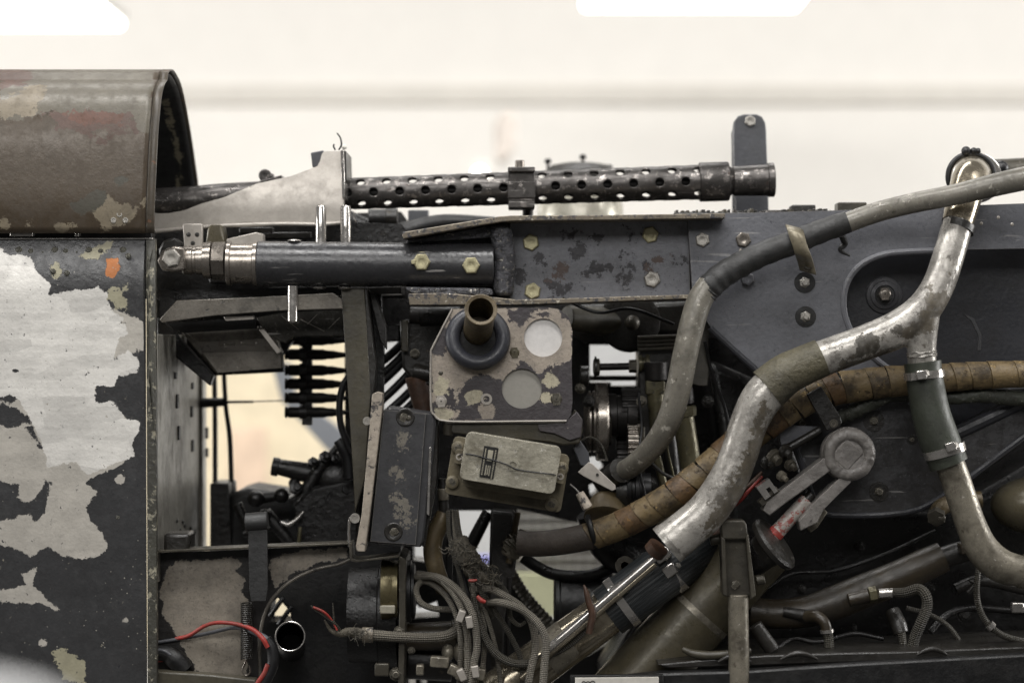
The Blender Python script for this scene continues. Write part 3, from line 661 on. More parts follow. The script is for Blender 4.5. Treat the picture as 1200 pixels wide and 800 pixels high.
# receiver seen behind the light bracket
rc = [(150, 239, .15, 17), (215, 236, .15, 17), (260, 231, .15, 16), (330, 226, .15, 15)]
tube_part('receiver_tube', rc, 'gun', t, seg=24)
MB().prism([(236, 225), (262, 219), (265, 216), (300, 213), (330, 205), (335, 240), (240, 245)], .14, .19).build('receiver', M['gun'], t, .001)
box_part('rail', 273, 214, 286, 219, .15, .17, 'gundark', t)
lathe_px('sight_knob', 311, 206, .15, (0, -1, 0), [(0, 7.5), (4, 7.5), (6, 6), (6, 3), (5, 2), (5, .1)], 'gun', t)
box_part('sight_base', 305, 203, 320, 214, .15, .17, 'gun', t)

# ------------------------------------------------------------ light cast bracket in front of the receiver
t = T('gun_bracket', 'light grey metal bracket tapering down to the left in front of the gun receiver', 'bracket', 300, 265, .07)
prism_part('side_plate', [(170, 247), (183, 249), (196, 249), (214, 246), (236, 238), (262, 231), (300, 215), (340, 206), (364, 197), (371, 194), (374, 188), (376, 179), (379, 176), (401, 176), (403, 190), (403, 262), (376, 264), (330, 263), (262, 265), (200, 271), (170, 273)], .05, .058, 'cast', t, bevel=.002, grid=5, warp=lambda x, y: .016*max(0, (245-y)/70)**1.5 + .02*max(0, (300-x)/120)**2)
tube_part('lower_fold', [(170, 272, .07, 2.5), (200, 269.5, .06, 2.5), (262, 264.5, .05, 2.5), (330, 262.5, .05, 2.5), (376, 263, .05, 2.5), (401, 261, .05, 2.5)], 'cast', t, seg=10)
prism_part('back_block', [(364, 179), (379, 176), (379, 194), (372, 196), (366, 196)], .09, .15, 'greydk', t)
prism_part('edge_strip', [(399, 175.5), (402.5, 175.5), (404, 215), (404, 232), (401, 232)], .045, .1, 'bright', t, .0006)
prism_part('front_face', [(402.6, 176), (405.5, 177), (406.5, 212), (404.1, 214)], .06, .15, 'dark2', t, .0006)
w, rr = path([(397, 176, .1, 1.0), (400, 170, .1, 1.0), (399, 162, .1, .9), (395, 156, .1, .8)]); MB().tube(w, rr, 8).build('wire_end', M['cable'], t)
w, rr = path([(393, 176, .1, 1), (391, 172, .1, 1), (391.5, 169, .1, 1)]); MB().tube(w, rr, 8).build('wire_end', M['cable'], t)
MB().ball(P(403.5, 172.5, .1), 3*S(.1)).build('bead', M['white'], t)

# ------------------------------------------------------------ added dark backing sheet, stands in for shadow behind strut and bracket
t = T('gun_backing', 'dark backing sheet added behind the strut and the light gun bracket', 'tray', 320, 345, .13)
prism_part('back', [(160, 267), (262, 264), (400, 260), (470, 262), (478, 272), (478, 350), (160, 350)], .13, .14, 'dark', t, bevel=0)
prism_part('shelf', [(180, 340), (470, 336), (470, 344), (180, 350)], .04, .13, 'dark2', t)
for px, py, w_ in ((335, 276, 60), (300, 270, 40), (280, 328, 70)): box_part('bar', px-w_/2, py-4, px+w_/2, py+4, .1, .12, 'dark2', t)
# ------------------------------------------------------------ support strut
t = T('support_strut', 'dark painted round strut with steel collars bolted into the bearer bracket', 'strut', 390, 310, 0)
ay = 310.5
cyl_part('tube', 302, 309, 579, 311, 0, 26.5, 25.5, 'tubeblk', t, 40, .0015)
lathe_px('collar', 266, 309, 0, X, [(0, 24), (1, 26), (5, 26), (6, 23.5), (31, 23.5), (32, 26), (36, 26), (37, 24)], 'steel', t, 36)
lathe_px('nut', 248, 306, 0, X, [(0, 20), (2, 22.5), (14, 22.5), (16, 22.5), (16, 20)], 'steel', t, 8)
lathe_px('sleeve', 214, 305, 0, X, [(0, 15), (2, 17), (12, 17), (13, 16), (16, 16), (17, 17), (24, 17), (25, 21), (34, 22)], 'steel', t, 32)
prism_part('fork_end', [(184, 305), (190, 294), (203, 288), (216, 290), (216, 316), (203, 318), (190, 317)], -.03, .02, 'steel', t, bevel=.002)
fast('hex', t, 201, 302.5, -.03, 11.5, 'zinc', rot=.3)
fast('hex', t, 494, 307, -.0245, 10.8, 'yellow', rot=.52); fast('hex', t, 552, 311, -.0245, 10.8, 'yellow', rot=.5)
MB().pbox(482, 304.5, 487, 309.5, -.030, -.024).build('lock_tab', M['yellow'], t, .0006)
for px, y0, y1 in ((376, 241, 285), (405, 241, 285)):
    lathe_px('pin', px, y1, .012, (0, 0, 1), [(0, 6.3), (y1-y0-2, 6.3), (y1-y0, 5.2), (y1-y0, 3), (y1-y0-3, 2.5)], 'bright', t, 14)
lathe_px('pin', 343, 378, -.015, (0, 0, 1), [(0, 4.5), (2, 6), (40, 6), (43, 6)], 'bright', t, 14)
for px, py in ((345, 282.2),): MB().ball(P(px, py, -.004), 8*S(), sz=.25).build('rivet', M['bright'], t)
for px, py in ((374, 337), (404, 337.3)): MB().ball(P(px, py, -.002), 8*S(), sz=.25).build('rivet', M['bright'], t)
# small parts above the fork
t2 = T('riveted_plate', 'small grey plate with three rivets above the strut fork', 'plate', 225, 290, .02)
prism_part('plate', [(214, 262), (237, 262), (237, 291), (216, 291)], .02, .03, 'cast', t2)
for px, py in ((221, 275), (231, 275), (226, 285)): fast('rivet', t2, px, py, .02, 3.0, 'dark2')
t2 = T('fork_lug', 'grey cast lug beside the riveted plate above strut', 'lug', 250, 290, .03)
prism_part('lug', [(240, 290), (243, 268), (246, 263), (260, 263), (264, 290)], .03, .07, 'olive', t2, bevel=.003)
prism_part('lug_cap', [(186, 292), (191, 282), (204, 278), (214, 286), (214, 300), (186, 300)], .03, .06, 'dark2', t2, bevel=.003)
prism_part('tab', [(265, 280), (300, 272), (308, 274), (308, 286), (266, 296)], .035, .06, 'cast', t2)
# ------------------------------------------------------------ bearer bracket (channel with flanges)
STAIN = mask([circ(681, 294, 11, ry=6), [(672, 286), (684, 290), (692, 300), (672, 300)], circ(696, 317, 10, ry=6), circ(714, 314, 3), circ(731, 298, 4), circ(741, 311, 7, ry=8), circ(756, 308, 7, ry=4), circ(724, 325, 5), circ(738, 327, 6, ry=5), circ(652, 336, 8, ry=6), circ(669, 338, 5, ry=4), circ(635, 306, 7), circ(800, 304, 9, ry=5), circ(608, 320, 5, ry=14), circ(740, 277, 6, ry=5), circ(700, 280, 3), circ(668, 275, 3)])
BROWN = mask([circ(773, 304, 10, ry=5), circ(655, 318, 7, ry=10), circ(765, 318, 4)])
t = T('bearer_bracket', 'heavy blue grey channel bracket with worn flanges and bolted spotted web', 'bracket', 640, 350, 0)
web = prism_part('web', [(598, 262), (806, 254), (809, 346), (598, 352)], .012, .03, 'bear', t, grid=3, attrs=dict(stain=STAIN, brown=BROWN))
prism_part('side_cheek', [(476, 276), (585, 262), (600, 262), (600, 352), (478, 350)], .035, .05, 'bear', t)
prism_part('top_flange', [(472, 272), (560, 257.5), (585, 253.5), (600, 252.5), (700, 252), (850, 250), (850, 256), (700, 258), (602, 259), (588, 260), (560, 264.5), (473, 280), (471, 276)], -.035, .06, 'flange', t, bevel=.001)
prism_part('gusset', [(474, 281), (500, 277), (560, 266), (588, 262), (590, 275), (570, 279), (480, 284)], -.012, .034, 'weld', t, bevel=.002)
prism_part('weld_block', [(574, 263), (590, 261), (600, 266), (604, 300), (602, 346), (580, 347), (578, 335), (580, 300), (575, 280)], -.02, .034, 'weld', t, bevel=.006)
prism_part('bottom_flange', [(478, 344), (520, 343), (578, 348), (606, 351), (809, 345), (810, 350), (606, 357.5), (480, 357.5)], -.035, .06, 'flange', t, bevel=.001)
prism_part('lower_bead', [(474, 336), (560, 337), (577, 338), (579, 346), (478, 343)], -.022, .03, 'weld', t, bevel=.003)
for px, py, m in ((622, 284, 'yellow'), (762, 275, 'yellow'), (624, 341, 'yellow'), (764, 327, 'zinc')): fast('hex', web, px, py, .012, 10.3, m)
# ------------------------------------------------------------ engine bearer frame with recess
t = T('engine_bearer', 'blue grey forged engine bearer with rounded recess and bolt heads', 'engine mount', 1000, 600, 0)
out = [(806, 257), (850, 250), (1000, 246), (1260, 236), (1260, 470), (1205, 508), (1150, 550), (1110, 578), (1085, 592), (1060, 600), (1000, 604), (975, 604), (957, 592), (945, 560), (930, 520), (905, 470), (893, 440), (877, 422), (860, 408), (832, 382), (812, 350)]
hole = [(1270-10, 290), (1110, 293), (1060, 295), (1035, 298), (1013, 307), (998, 321), (990, 338), (988, 358), (992, 377), (1003, 398), (1025, 420), (1055, 440), (1100, 452), (1180, 456), (1260, 452)]
hole2 = [(1098, 474), (1190, 466), (1160, 481), (1122, 503), (1105, 492)]
out2 = [(x, y) for x, y in out]
hole_in = [(1255, 290)] + hole[1:-1] + [(1255, 452)]
lowtone = mask([[(930, 470), (1100, 462), (1260, 455), (1260, 700), (930, 700)]], clamp=40)  # darker tone over the lower right of the frame face
prism_part('frame', out2, -.002, .03, 'frame', t, holes=[hole_in, hole2], bevel=.003, grid=8, attrs=dict(lowtone=lowtone))
w, rr = path([(x, y, .0, 4.2) for x, y in hole[1:-1]], sub=3); MB().tube(w, rr, 10).build('recess_rim', M['frame'], t)
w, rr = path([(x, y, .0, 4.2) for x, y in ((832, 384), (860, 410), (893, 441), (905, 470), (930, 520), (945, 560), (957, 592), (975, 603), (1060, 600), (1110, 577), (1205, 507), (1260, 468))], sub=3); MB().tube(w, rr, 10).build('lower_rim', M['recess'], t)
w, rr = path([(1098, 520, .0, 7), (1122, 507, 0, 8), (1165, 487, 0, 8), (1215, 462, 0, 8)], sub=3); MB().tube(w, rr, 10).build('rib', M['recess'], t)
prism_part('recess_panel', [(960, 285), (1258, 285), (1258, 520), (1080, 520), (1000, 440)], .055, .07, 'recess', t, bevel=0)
# right end of the frame web
for px, py, m, r in ((823, 281, 'zinc', 9), (871, 281, 'steel', 9.5), (876, 327, 'frame', 8.5)): fast('hex', t, px, py, -.002, r, m)
for px, py in ((943, 331), (944, 371)):
    cbr = lathe_px('counterbore', px, py, -.0015, (0, -1, 0), [(0, 12.5), (1.5, 12), (1.7, 9)], 'black', t)
    fast('nut', cbr, px, py, -.004, 6.5, 'zinc')
for px, py, r in ((940, 496, 8), (1024, 493, 8.5), (1030, 576, 8), (1069, 515, 4)):
    wsh = lathe_px('washer', px, py, -.0015, (0, -1, 0), [(0, r*1.5), (1.2, r*1.45), (1.3, r)], 'dark2', t)
    fast('nut', wsh, px, py, -.003, r*.8, 'postold')
boss = lathe_px('boss', 1036, 346, .055, (0, -1, 0), [(0, 22), (3, 21), (4, 17), (6, 16), (7, 12), (5, 11), (5, 8)], 'dish', t, 36)
fast('hex', boss, 1037, 345, .045, 9, 'dark2'); fast('slot', boss, 1037, 344.5, .037, 7, 'steel', rot=1.55)
MB().prism([(1130, 368), (1141, 373), (1150, 392), (1149, 410), (1146, 410), (1147, 393), (1139, 376)], .0535, .0545).build('scratch', M['greydk'], t)
# top strip of flat parts along the bearer upper edge
for px, py in ((905, 300), (868, 293), (1170, 255), (1186, 263), (1150, 262)): fast('rivet', t, px, py, -.002, 2.2, 'cast')
t = T('bearer_top_rail', 'row of low flat blocks along the upper edge of the bearer', 'rail', 900, 248, .08)
for a, b, y, m in ((800, 832, 248, 'gun'), (862, 874, 247, 'dark2'), (928, 956, 240, 'dark2'), (982, 1016, 237, 'postold'), (1018, 1040, 243, 'dark2'), (895, 925, 246, 'gun'), (836, 860, 249, 'cast')):
    box_part('block', a, y, b, 252, .07, .1, m, t)
for k_ in range(34):
    a = 792+k_*6.2+random.uniform(-1, 1); box_part('rib', a, 248-random.uniform(.5, 4), a+random.uniform(2, 5), 252, .062, .09, random.choice(['gun', 'dark2', 'postold']), t, .0005)
box_part('strip', 790, 249, 1260, 256, .06, .12, 'dark2', t)

# ------------------------------------------------------------ sight post
t = T('sight_post', 'dark upright flat post with rounded top and one bolt behind gun muzzle', 'post', 880, 250, .2)
prism_part('plate', [(863, 275)]+[(859, 152), (860, 143), (865, 136), (872, 134), (887, 134), (893, 137), (897, 144), (898, 152), (902, 275)], .19, .2, 'greydk', t, bevel=.0015)
prism_part('rear_plate', [(859, 275), (857.5, 155), (860, 150), (870, 150), (870, 275)], .205, .215, 'greydk', t)
fast('hex', t, 879, 142, .19, 7, 'zinc')

# ------------------------------------------------------------ round filler dome behind the gun
t = T('filler_dome', 'pale round metal dome with ball headed pins behind the gun barrel', 'dome', 680, 250, .5)
k = S(.5)
MB().lathe(P(680, 262, .5), (0, 0, 1), [(0, 51*k), (22*k, 50*k), (26*k, 48*k), (30*k, 44*k)], 48).build('body', M['glass'], t)
MB().lathe(P(680, 230, .5), (0, 0, 1), [(0, 45*k), (28*k, 43*k), (36*k, 34*k), (39*k, 18*k), (40*k, 1*k)], 48).build('cap', M['dark2'], t)
MB().torus(P(680, 245, .5), (0, -.5, 1), 40*k, 1.6*k).build('seal', M['cable'], t)
for px, y0, y1 in ((642, 189, 205), (683, 184, 200), (714, 196, 206)):
    b = MB().cyl(P(px, y1+8, .5), P(px, y0, .5), 1.6*k); b.ball(P(px, y0, .5), 4.2*k, sz=.8); b.build('pin', M['gundark'], t)

# ------------------------------------------------------------ coolant pipe with branch
t = T('coolant_pipe', 'worn silver coolant pipe with a Y branch crossing the bearer', 'pipe', 1060, 400, -.08)
tube_part('upper_pipe', [(1139, 207, .14, 24), (1139, 206, .05, 24), (1138, 207, .0, 23.5), (1136, 213, -.03, 22), (1130, 233, -.048, 20), (1122, 262, -.06, 18.6)], 'chrome', t, seg=32, sub=10)
BARE = mask([circ(1017, 404, 14, ry=13), circ(1053, 388, 8, ry=6), circ(988, 425, 6, ry=3), circ(1008, 416, 5, ry=3), [(1078, 372), (1090, 362), (1104, 352), (1108, 344), (1112, 350), (1098, 366), (1086, 380)], [(866, 560), (880, 520), (888, 512), (884, 540), (866, 575), (850, 590)]])
SOOT = mask([[(1085, 345), (1120, 330), (1110, 372), (1070, 400), (1060, 395)], [(900, 470), (880, 500), (872, 540), (850, 580), (815, 618), (840, 620), (880, 575), (900, 500)], [(955, 440), (1000, 425), (1040, 410), (1040, 425), (960, 450)]], clamp=30)
yb = MB()
w, rr = path([(1123, 260, -.06, 18), (1113, 295, -.07, 18.5), (1100, 333, -.08, 19), (1082, 362, -.085, 20.5), (1055, 384, -.085, 22), (1020, 399, -.085, 21), (985, 412, -.085, 21), (952, 424, -.085, 21.5)]); yb.tube(w, rr, 36)
w, rr = path([(1087, 356, -.084, 16), (1082, 376, -.085, 18.5), (1080, 394, -.085, 18), (1080, 412, -.084, 17), (1081, 432, -.082, 16.8)]); yb.tube(w, rr, 32)
tmp = yb.build('pipe_blank', M['silver'])
m_ = tmp.modifiers.new('remesh', 'REMESH'); m_.mode = 'VOXEL'; m_.voxel_size = .0013
m_ = tmp.modifiers.new('smooth', 'SMOOTH'); m_.iterations = 14; m_.factor = .5
bpy.context.view_layer.update()
me_ = bpy.data.meshes.new_from_object(tmp.evaluated_get(bpy.context.evaluated_depsgraph_get()))
yb = MB(); yb.bm.from_mesh(me_); bmesh.ops.translate(yb.bm, verts=yb.bm.verts, vec=tmp.location)
bpy.data.objects.remove(tmp); bpy.data.meshes.remove(me_)
yb.build('main_pipe', M['silver'], t, ang=80, attrs=dict(bare=BARE, soot=SOOT))
w, rr = path([(1124, 262, -.06, 19.4), (1121.5, 270, -.062, 19.6)]); MB().tube(w, rr, 28).build('joint_ring', M['dark2'], t)
tube_part('tape_sleeve', [(963, 419, -.085, 22.5), (940, 429, -.085, 23.2), (920, 439, -.085, 24.5), (899, 456, -.085, 26)], 'olivewrap', t, seg=28)
tube_part('lower_pipe', [(908, 449, -.085, 24), (890, 470, -.085, 23.5), (876, 500, -.085, 22), (866, 532, -.085, 22), (851, 566, -.085, 23), (828, 599, -.085, 23.5), (800, 624, -.085, 24), (783, 637, -.085, 24.5)], 'silver', t, seg=36, attrs=dict(bare=BARE, soot=SOOT))
w, rr = path([(1080, 411, -.084, 17.2), (1080.5, 418, -.084, 17.6)])
MB().tube(w, rr, 28, lump=.05).build('solder_ring', M['silver'], t)
w, rr = path([(787, 634, -.085, 25.4), (781, 639, -.085, 25.4)]); MB().tube(w, rr, 28).build('end_bead', M['silver'], t)
lathe_px('end_fitting', 772, 640, -.06, (-.5, .3, -.6), [(0, 13), (10, 13), (12, 9)], 'rust', t)
# top fitting: a pipe end facing the camera with a black clamp
t = T('pipe_coupling', 'black banded pipe coupling at the top end of the coolant pipe', 'coupling', 1138, 205, 0)
MB().torus(P(1138, 207, .012), (-.05, -1, 0), 27*S(), 3.2*S(), 48, 10).build('band', M['cable'], t)
for dx, r in ((-6, 5.5), (3, 4.2), (8, 3.6)): MB().ball(P(1138+dx, 177, .01), r*S()).build('band_knob', M['cable'], t)
lathe_px('rear_sleeve', 1142, 210, .06, (-.05, -1, 0), [(0, 29), (20, 29), (22, 26)], 'bright', t, 36)
t = T('rear_duct', 'brown horizontal duct behind the pipe coupling at right edge', 'duct', 1190, 200, .15)
cyl_part('duct', 1160, 203, 1300, 196, .15, 16, 16, 'postold', t); MB().ball(P(1173, 197, .1), 9*S(.1)).build('cap', M['cable'], t)

# ------------------------------------------------------------ grey hose with black tape and clip
t = T('grey_hose', 'grey painted hose with black taped middle bending down behind the coolant pipe', 'hose', 900, 300, -.05)
tube_part('upper_hose', [(1260, 196, -.09, 14), (1210, 207, -.1, 14), (1165, 217, -.1, 13.5), (1120, 228, -.09, 12.5), (1070, 238, -.07, 12), (1030, 248, -.05, 12), (990, 262, -.045, 12)], 'greyhose', t, seg=24)
w, rr = path([(994, 260, -.045, 13), (960, 272, -.042, 13.5), (930, 284, -.04, 14), (895, 297, -.04, 14.2), (868, 310, -.04, 14.8), (846, 323, -.04, 15.2), (831, 337, -.04, 15.2), (826, 345, -.04, 14.2)], sub=10)
rr = [r*(1+.035*((i//3) % 2)) for i, r in enumerate(rr)]
MB().tube(w, rr, 24).build('tape_wrap', M['blktape'], t)
tube_part('lower_hose', [(832, 333, -.04, 14.5), (820, 352, -.042, 15), (811, 380, -.045, 15), (803, 415, -.045, 15), (795, 455, -.04, 15), (784, 492, -.03, 14.5), (766, 522, -.01, 13.5), (742, 545, .02, 12.5), (722, 556, .05, 12)], 'greyhose', t, seg=24)
w, rr = path([(728, 551, .03, 15), (712, 563, .06, 16)]); MB().tube(w, rr, 20).build('end_ferrule', M['dark2'], t)
tube_part('loose_tape', [(986, 275, -.03, 4), (990, 285, -.02, 4), (985, 293, -.02, 3), (996, 300, -.02, 1)], 'blktape', t, seg=8)
t = T('hose_clip', 'tan bent metal strap holding the black taped hose', 'clip', 942, 320, -.03)
cl = MB(); pts = [(930, 267, -.045), (932, 272, -.059), (936, 284, -.061), (941, 297, -.056), (944, 306, -.035), (947, 318, -.02)]
fulls = crom(pts, 5); wv = []
for a, b_, c_ in fulls:
    p = P(a, b_, c_); wv.append((p+Vector((-.0095, 0, .0025)), p+Vector((.0095, 0, -.0025))))
vv = [(cl.bm.verts.new(a), cl.bm.verts.new(b_)) for a, b_ in wv]
for i in range(len(vv)-1): cl.bm.faces.new((vv[i][0], vv[i][1], vv[i+1][1], vv[i+1][0]))
st = cl.build('strap', M['strapm'], t, solid=.002); fast('hex', st, 947, 311, -.028, 6, 'postold')

# ------------------------------------------------------------ tan wrapped hose made of single wraps
t = T('wrapped_hose', 'tan cloth wrapped hose running behind the coolant pipe to lower left', 'hose', 900, 500, -.03)
pts = [(1260, 436, -.03, 15), (1200, 438, -.03, 15.5), (1140, 440, -.03, 16), (1090, 444, -.03, 17), (1040, 447, -.03, 18), (1000, 452, -.03, 18.5), (965, 458, -.03, 19.5), (930, 472, -.03, 20.5), (896, 495, -.03, 20.5), (862, 522, -.03, 19), (826, 553, -.025, 18), (790, 580, -.02, 17.5), (755, 601, -.01, 17), (720, 618, .0, 16.5), (692, 628, .005, 16)]
w, rr = path(pts, sub=24)
L = [0]
for i in range(1, len(w)): L.append(L[-1]+(w[i]-w[i-1]).length)
cut = 0; i0 = 0; nb = 0
lens = []
while i0 < len(w)-2:
    ln = random.choice([.018, .022, .026, .030, .021]); i1 = i0
    while i1 < len(w)-1 and L[i1]-L[i0] < ln: i1 += 1
    seg_w = w[i0:i1+1]; seg_r = [rr[i]*(1.0+.05*(i-i0)/(i1-i0)) for i in range(i0, i1+1)]
    if i1-i0 >= 1:
        if len(seg_w) == 2: seg_w = [seg_w[0], (seg_w[0]+seg_w[1])/2, seg_w[1]]; seg_r = [seg_r[0], (seg_r[0]+seg_r[1])/2, seg_r[1]]
        b = MB().tube(seg_w, seg_r, 22)
        # skew the wrap as wound cloth is
        d = (seg_w[-1]-seg_w[0]).normalized(); sk = random.uniform(.1, .3)
        up = Vector((0, 0, 1)); up = (up-d*up.dot(d)).normalized()
        mid = (seg_w[0]+seg_w[-1])/2
        for v in b.bm.verts: v.co += d*((v.co-mid).dot(up))*sk
        b.build('wrap', M[random.choice(['tan', 'tan', 'tan', 'tan2'])], t, .0006)
    i0 = i1; nb += 1
tube_part('core', [(a, b_, c_, d_-1.5) for a, b_, c_, d_ in pts], 'dark', t, seg=16)
tube_part('bare_end', [(694, 627.5, .005, 16), (660, 634, .01, 15.5), (630, 637, .015, 15), (608, 636, .02, 14.5)], 'brownhose', t, seg=22)
MB().torus(P(693, 622, .005), (1, 0, .25), 17*S(), 3.5*S(), 28, 10).build('band', M['black'], t)
# lumpy grey hose
t = T('lumpy_hose', 'crusty dark grey green hose just below the tan wrapped hose', 'hose', 1060, 470, -.015)
tube_part('hose', [(984, 489, -.012, 8), (1000, 482, -.015, 9), (1020, 471, -.018, 9.5), (1045, 462, -.02, 9), (1075, 463, -.02, 8), (1115, 466, -.02, 8), (1150, 463, -.02, 9), (1200, 467, -.02, 9), (1250, 468, -.02, 9)], 'lump', t, seg=16, lump=.13)

# ------------------------------------------------------------ green hose with two clamps, lower elbow
def clamp(name, label, pts, r, parent=None, mat='bright'):
    tt = thing(name, label, 'clamp', pts[0][0]) if parent is None else parent
    return tt
t = T('green_hose', 'dark green rubber hose joining the pipe branch to the lower elbow', 'hose', 1095, 480, -.08)
tube_part('hose', [(1081, 424, -.082, 22), (1083, 440, -.082, 21.5), (1090, 480, -.082, 22.5), (1099, 510, -.082, 23.5), (1112, 544, -.082, 23)], 'green', t, seg=30)
def band(px, py, Y, d, r, wpx, name, parent, mat='bright', screw=None):
    kk = S(Y); a = Vector(d).normalized(); c = P(px, py, Y)
    MB().lathe(c-a*wpx/2*kk, a, [(0, r*kk), (.0002, (r+1.6)*kk), (wpx*kk-.0002, (r+1.6)*kk), (wpx*kk, r*kk)], 32, caps=False).build(name, M[mat], parent)
    if screw:
        sx, sy, sz = screw; p = P(px+sx, py+sy, Y-sz)
        hb = MB(); hb.box(p, (.016, .011, .010), Vector((a.x, a.y, a.z)).to_track_quat('Z', 'Y').to_matrix()); hb = hb.build('clamp_housing', M[mat], parent, .001)
        fast('slot', hb, px+sx+8, py+sy-2, Y-sz-.004, 4.2, 'zinc', name='clamp_screw', axis=(1, -.5, .2))
t2 = T('hose_clamp', 'steel band clamp at the top end of the green hose', 'clamp', 1083, 440, -.08, 'hose clamps')
band(1083, 439, -.082, (.12, 0, -1), 22.3, 9, 'band', t2, screw=(-4, 0, .022))
t2 = T('hose_clamp', 'steel band clamp at the lower end of the green hose', 'clamp', 1108, 530, -.08, 'hose clamps')
band(1107, 528, -.082, (.3, 0, -1), 23.6, 10, 'band', t2, screw=(6, -5, .022))
t = T('elbow_pipe', 'rusty silver elbow pipe curving to the lower right corner', 'pipe', 1140, 600, -.08)
tube_part('pipe', [(1112, 540, -.082, 17.5), (1120, 562, -.082, 17.5), (1130, 592, -.082, 17.5), (1140, 620, -.082, 18), (1152, 644, -.082, 19.5), (1172, 662, -.082, 20), (1196, 669, -.082, 18.5), (1206, 671, -.082, 18.5)], 'silver2', t, seg=30)
tube_part('solder_collar', [(1196, 669, -.082, 20.5), (1230, 676, -.082, 20.5), (1260, 682, -.082, 20.5)], 'silver2', t, seg=28)

# ------------------------------------------------------------ lever with round welded cap
t = T('welded_lever', 'grey fork lever with round weld capped end on the bearer', 'lever', 990, 535, -.05)
wb = MB().lathe(P(991, 531, -.03), (0, -1, 0), [(0, .030), (.012, .0315), (.022, .031), (.028, .027), (.0295, .020), (.030, .001)], 40)
for v in wb.bm.verts:
    rr_ = math.hypot(v.co.x-P(991, 531, -.03).x, v.co.z-P(991, 531, -.03).z)
    if rr_ > .018: v.co.y -= .002*math.sin(math.atan2(v.co.z, v.co.x)*11+rr_*300); v.co *= 1
wb.build('weld_cap', M['grey'], t)
wc = P(991, 531, -.03)
wb = MB().torus(wc+Vector((0, -.0265, 0)), (0, -1, 0), .0225, .0075, 96, 14)
for v in wb.bm.verts:
    d_ = v.co-wc; a = math.atan2(d_.z, d_.x); q = math.hypot(d_.x, d_.z)
    k_ = .6*math.sin(a*13+math.sin(a*3)*3.0+q*260)+.4*math.sin(a*7+1.3)
    v.co.y -= .0005*k_; v.co.x += d_.x/q*.0004*k_; v.co.z += d_.z/q*.0004*k_
wb.build('weld_bead', M['grey'], t)
prism_part('cap_square', rotpoly([(980, 518), (1006, 518), (1006, 546), (980, 546)], 992, 532, 42), -.0615, -.055, 'grey', t, bevel=.001)
prism_part('arm', [(966, 536), (978, 548), (920, 590), (902, 604), (894, 598), (898, 588)], -.06, -.03, 'grey', t)
prism_part('arm', [(984, 560), (998, 564), (966, 596), (958, 612), (938, 622), (936, 610), (950, 592)], -.06, -.03, 'grey', t)
prism_part('side_step', [(964, 594), (970, 600), (958, 618), (950, 624), (946, 618)], -.04, -.025, 'silver2', t)
t = T('turnbuckle', 'small cylinder with red and white sticker between the lever arms', 'turnbuckle', 925, 605, -.045)
cyl_part('barrel', 906, 628, 946, 585, -.042, 9, 9, 'sticker', t)
cyl_part('sticker', 907, 627, 912, 621.5, -.042, 9.3, 9.3, 'red', t)
cyl_part('tip', 945, 586, 952, 578, -.042, 7, 5, 'dark2', t)
t = T('shock_mount', 'black round rubber mount disc at the foot of the grey lever', 'mount', 900, 640, -.05)
dv = Vector((.72, -.3, .6))
lathe_px('disc', 893, 648, -.045, dv, [(0, 20), (10, 22), (14, 34), (17, 35), (20, 35), (23, 32), (25, 14)], 'dark2', t, 36)
lathe_px('hub', 880, 655, -.04, dv, [(-10, 16), (0, 22), (16, 22)], 'dark', t, 30)
t = T('link_fitting', 'dark link rod with small knuckle fittings beside the lever', 'fitting', 910, 540, -.04)
cyl_part('rod', 922, 526, 962, 503, -.03, 5.5, 5, 'dark2', t)
prism_part('plate', [(912, 502), (928, 498), (962, 500), (945, 514), (915, 522)], -.02, -.006, 'frame', t)
for a, b_, r, m in ((905, 535, 11, 'postold'), (918, 528, 9, 'dark2'), (924, 543, 7, 'postold'), (914, 556, 6, 'silver2'), (897, 540, 8, 'dark2')):
    lathe_px('knuckle', a, b_, -.05, (.5, -.6, -.4), [(0, r), (6, r), (7, r*.6), (12, r*.5)], m, t, 14)
t = T('bright_clevis', 'shiny slotted clevis block between silver pipe and lever', 'clevis', 900, 575, -.05)
prism_part('block', rotpoly([(890, 564), (908, 564), (908, 582), (903, 582), (903, 572), (898, 572), (898, 582), (890, 582)], 899, 573, -35), -.065, -.045, 'bright', t)
prism_part('base', rotpoly([(886, 578), (914, 578), (914, 586), (886, 586)], 900, 580, -40), -.06, -.045, 'postold', t)
t = T('red_lead', 'dark red wire loop hidden behind the silver pipe', 'wire', 875, 580, -.04)
tube_part('wire', [(893, 553, -.04, 2), (883, 563, -.045, 2.2), (870, 576, -.045, 2.2), (858, 590, -.04, 2)], 'rust', t, seg=8)
tube_part('wire', [(893, 558, -.035, 2), (880, 572, -.04, 2.2), (866, 588, -.04, 2), (850, 600, -.02, 2)], 'red', t, seg=8)
# strap tab hanging under the tan hose
t = T('hanging_tab', 'dark flat tab with a hole below the tan wrapped hose', 'tab', 970, 485, -.05)
prism_part('tab', [(945, 462), (962, 452), (985, 488), (987, 496), (980, 503), (968, 504), (962, 492)], -.052, -.048, 'dark2', t)
fast('ring', t, 977, 496, -.053, 5, 'postold')
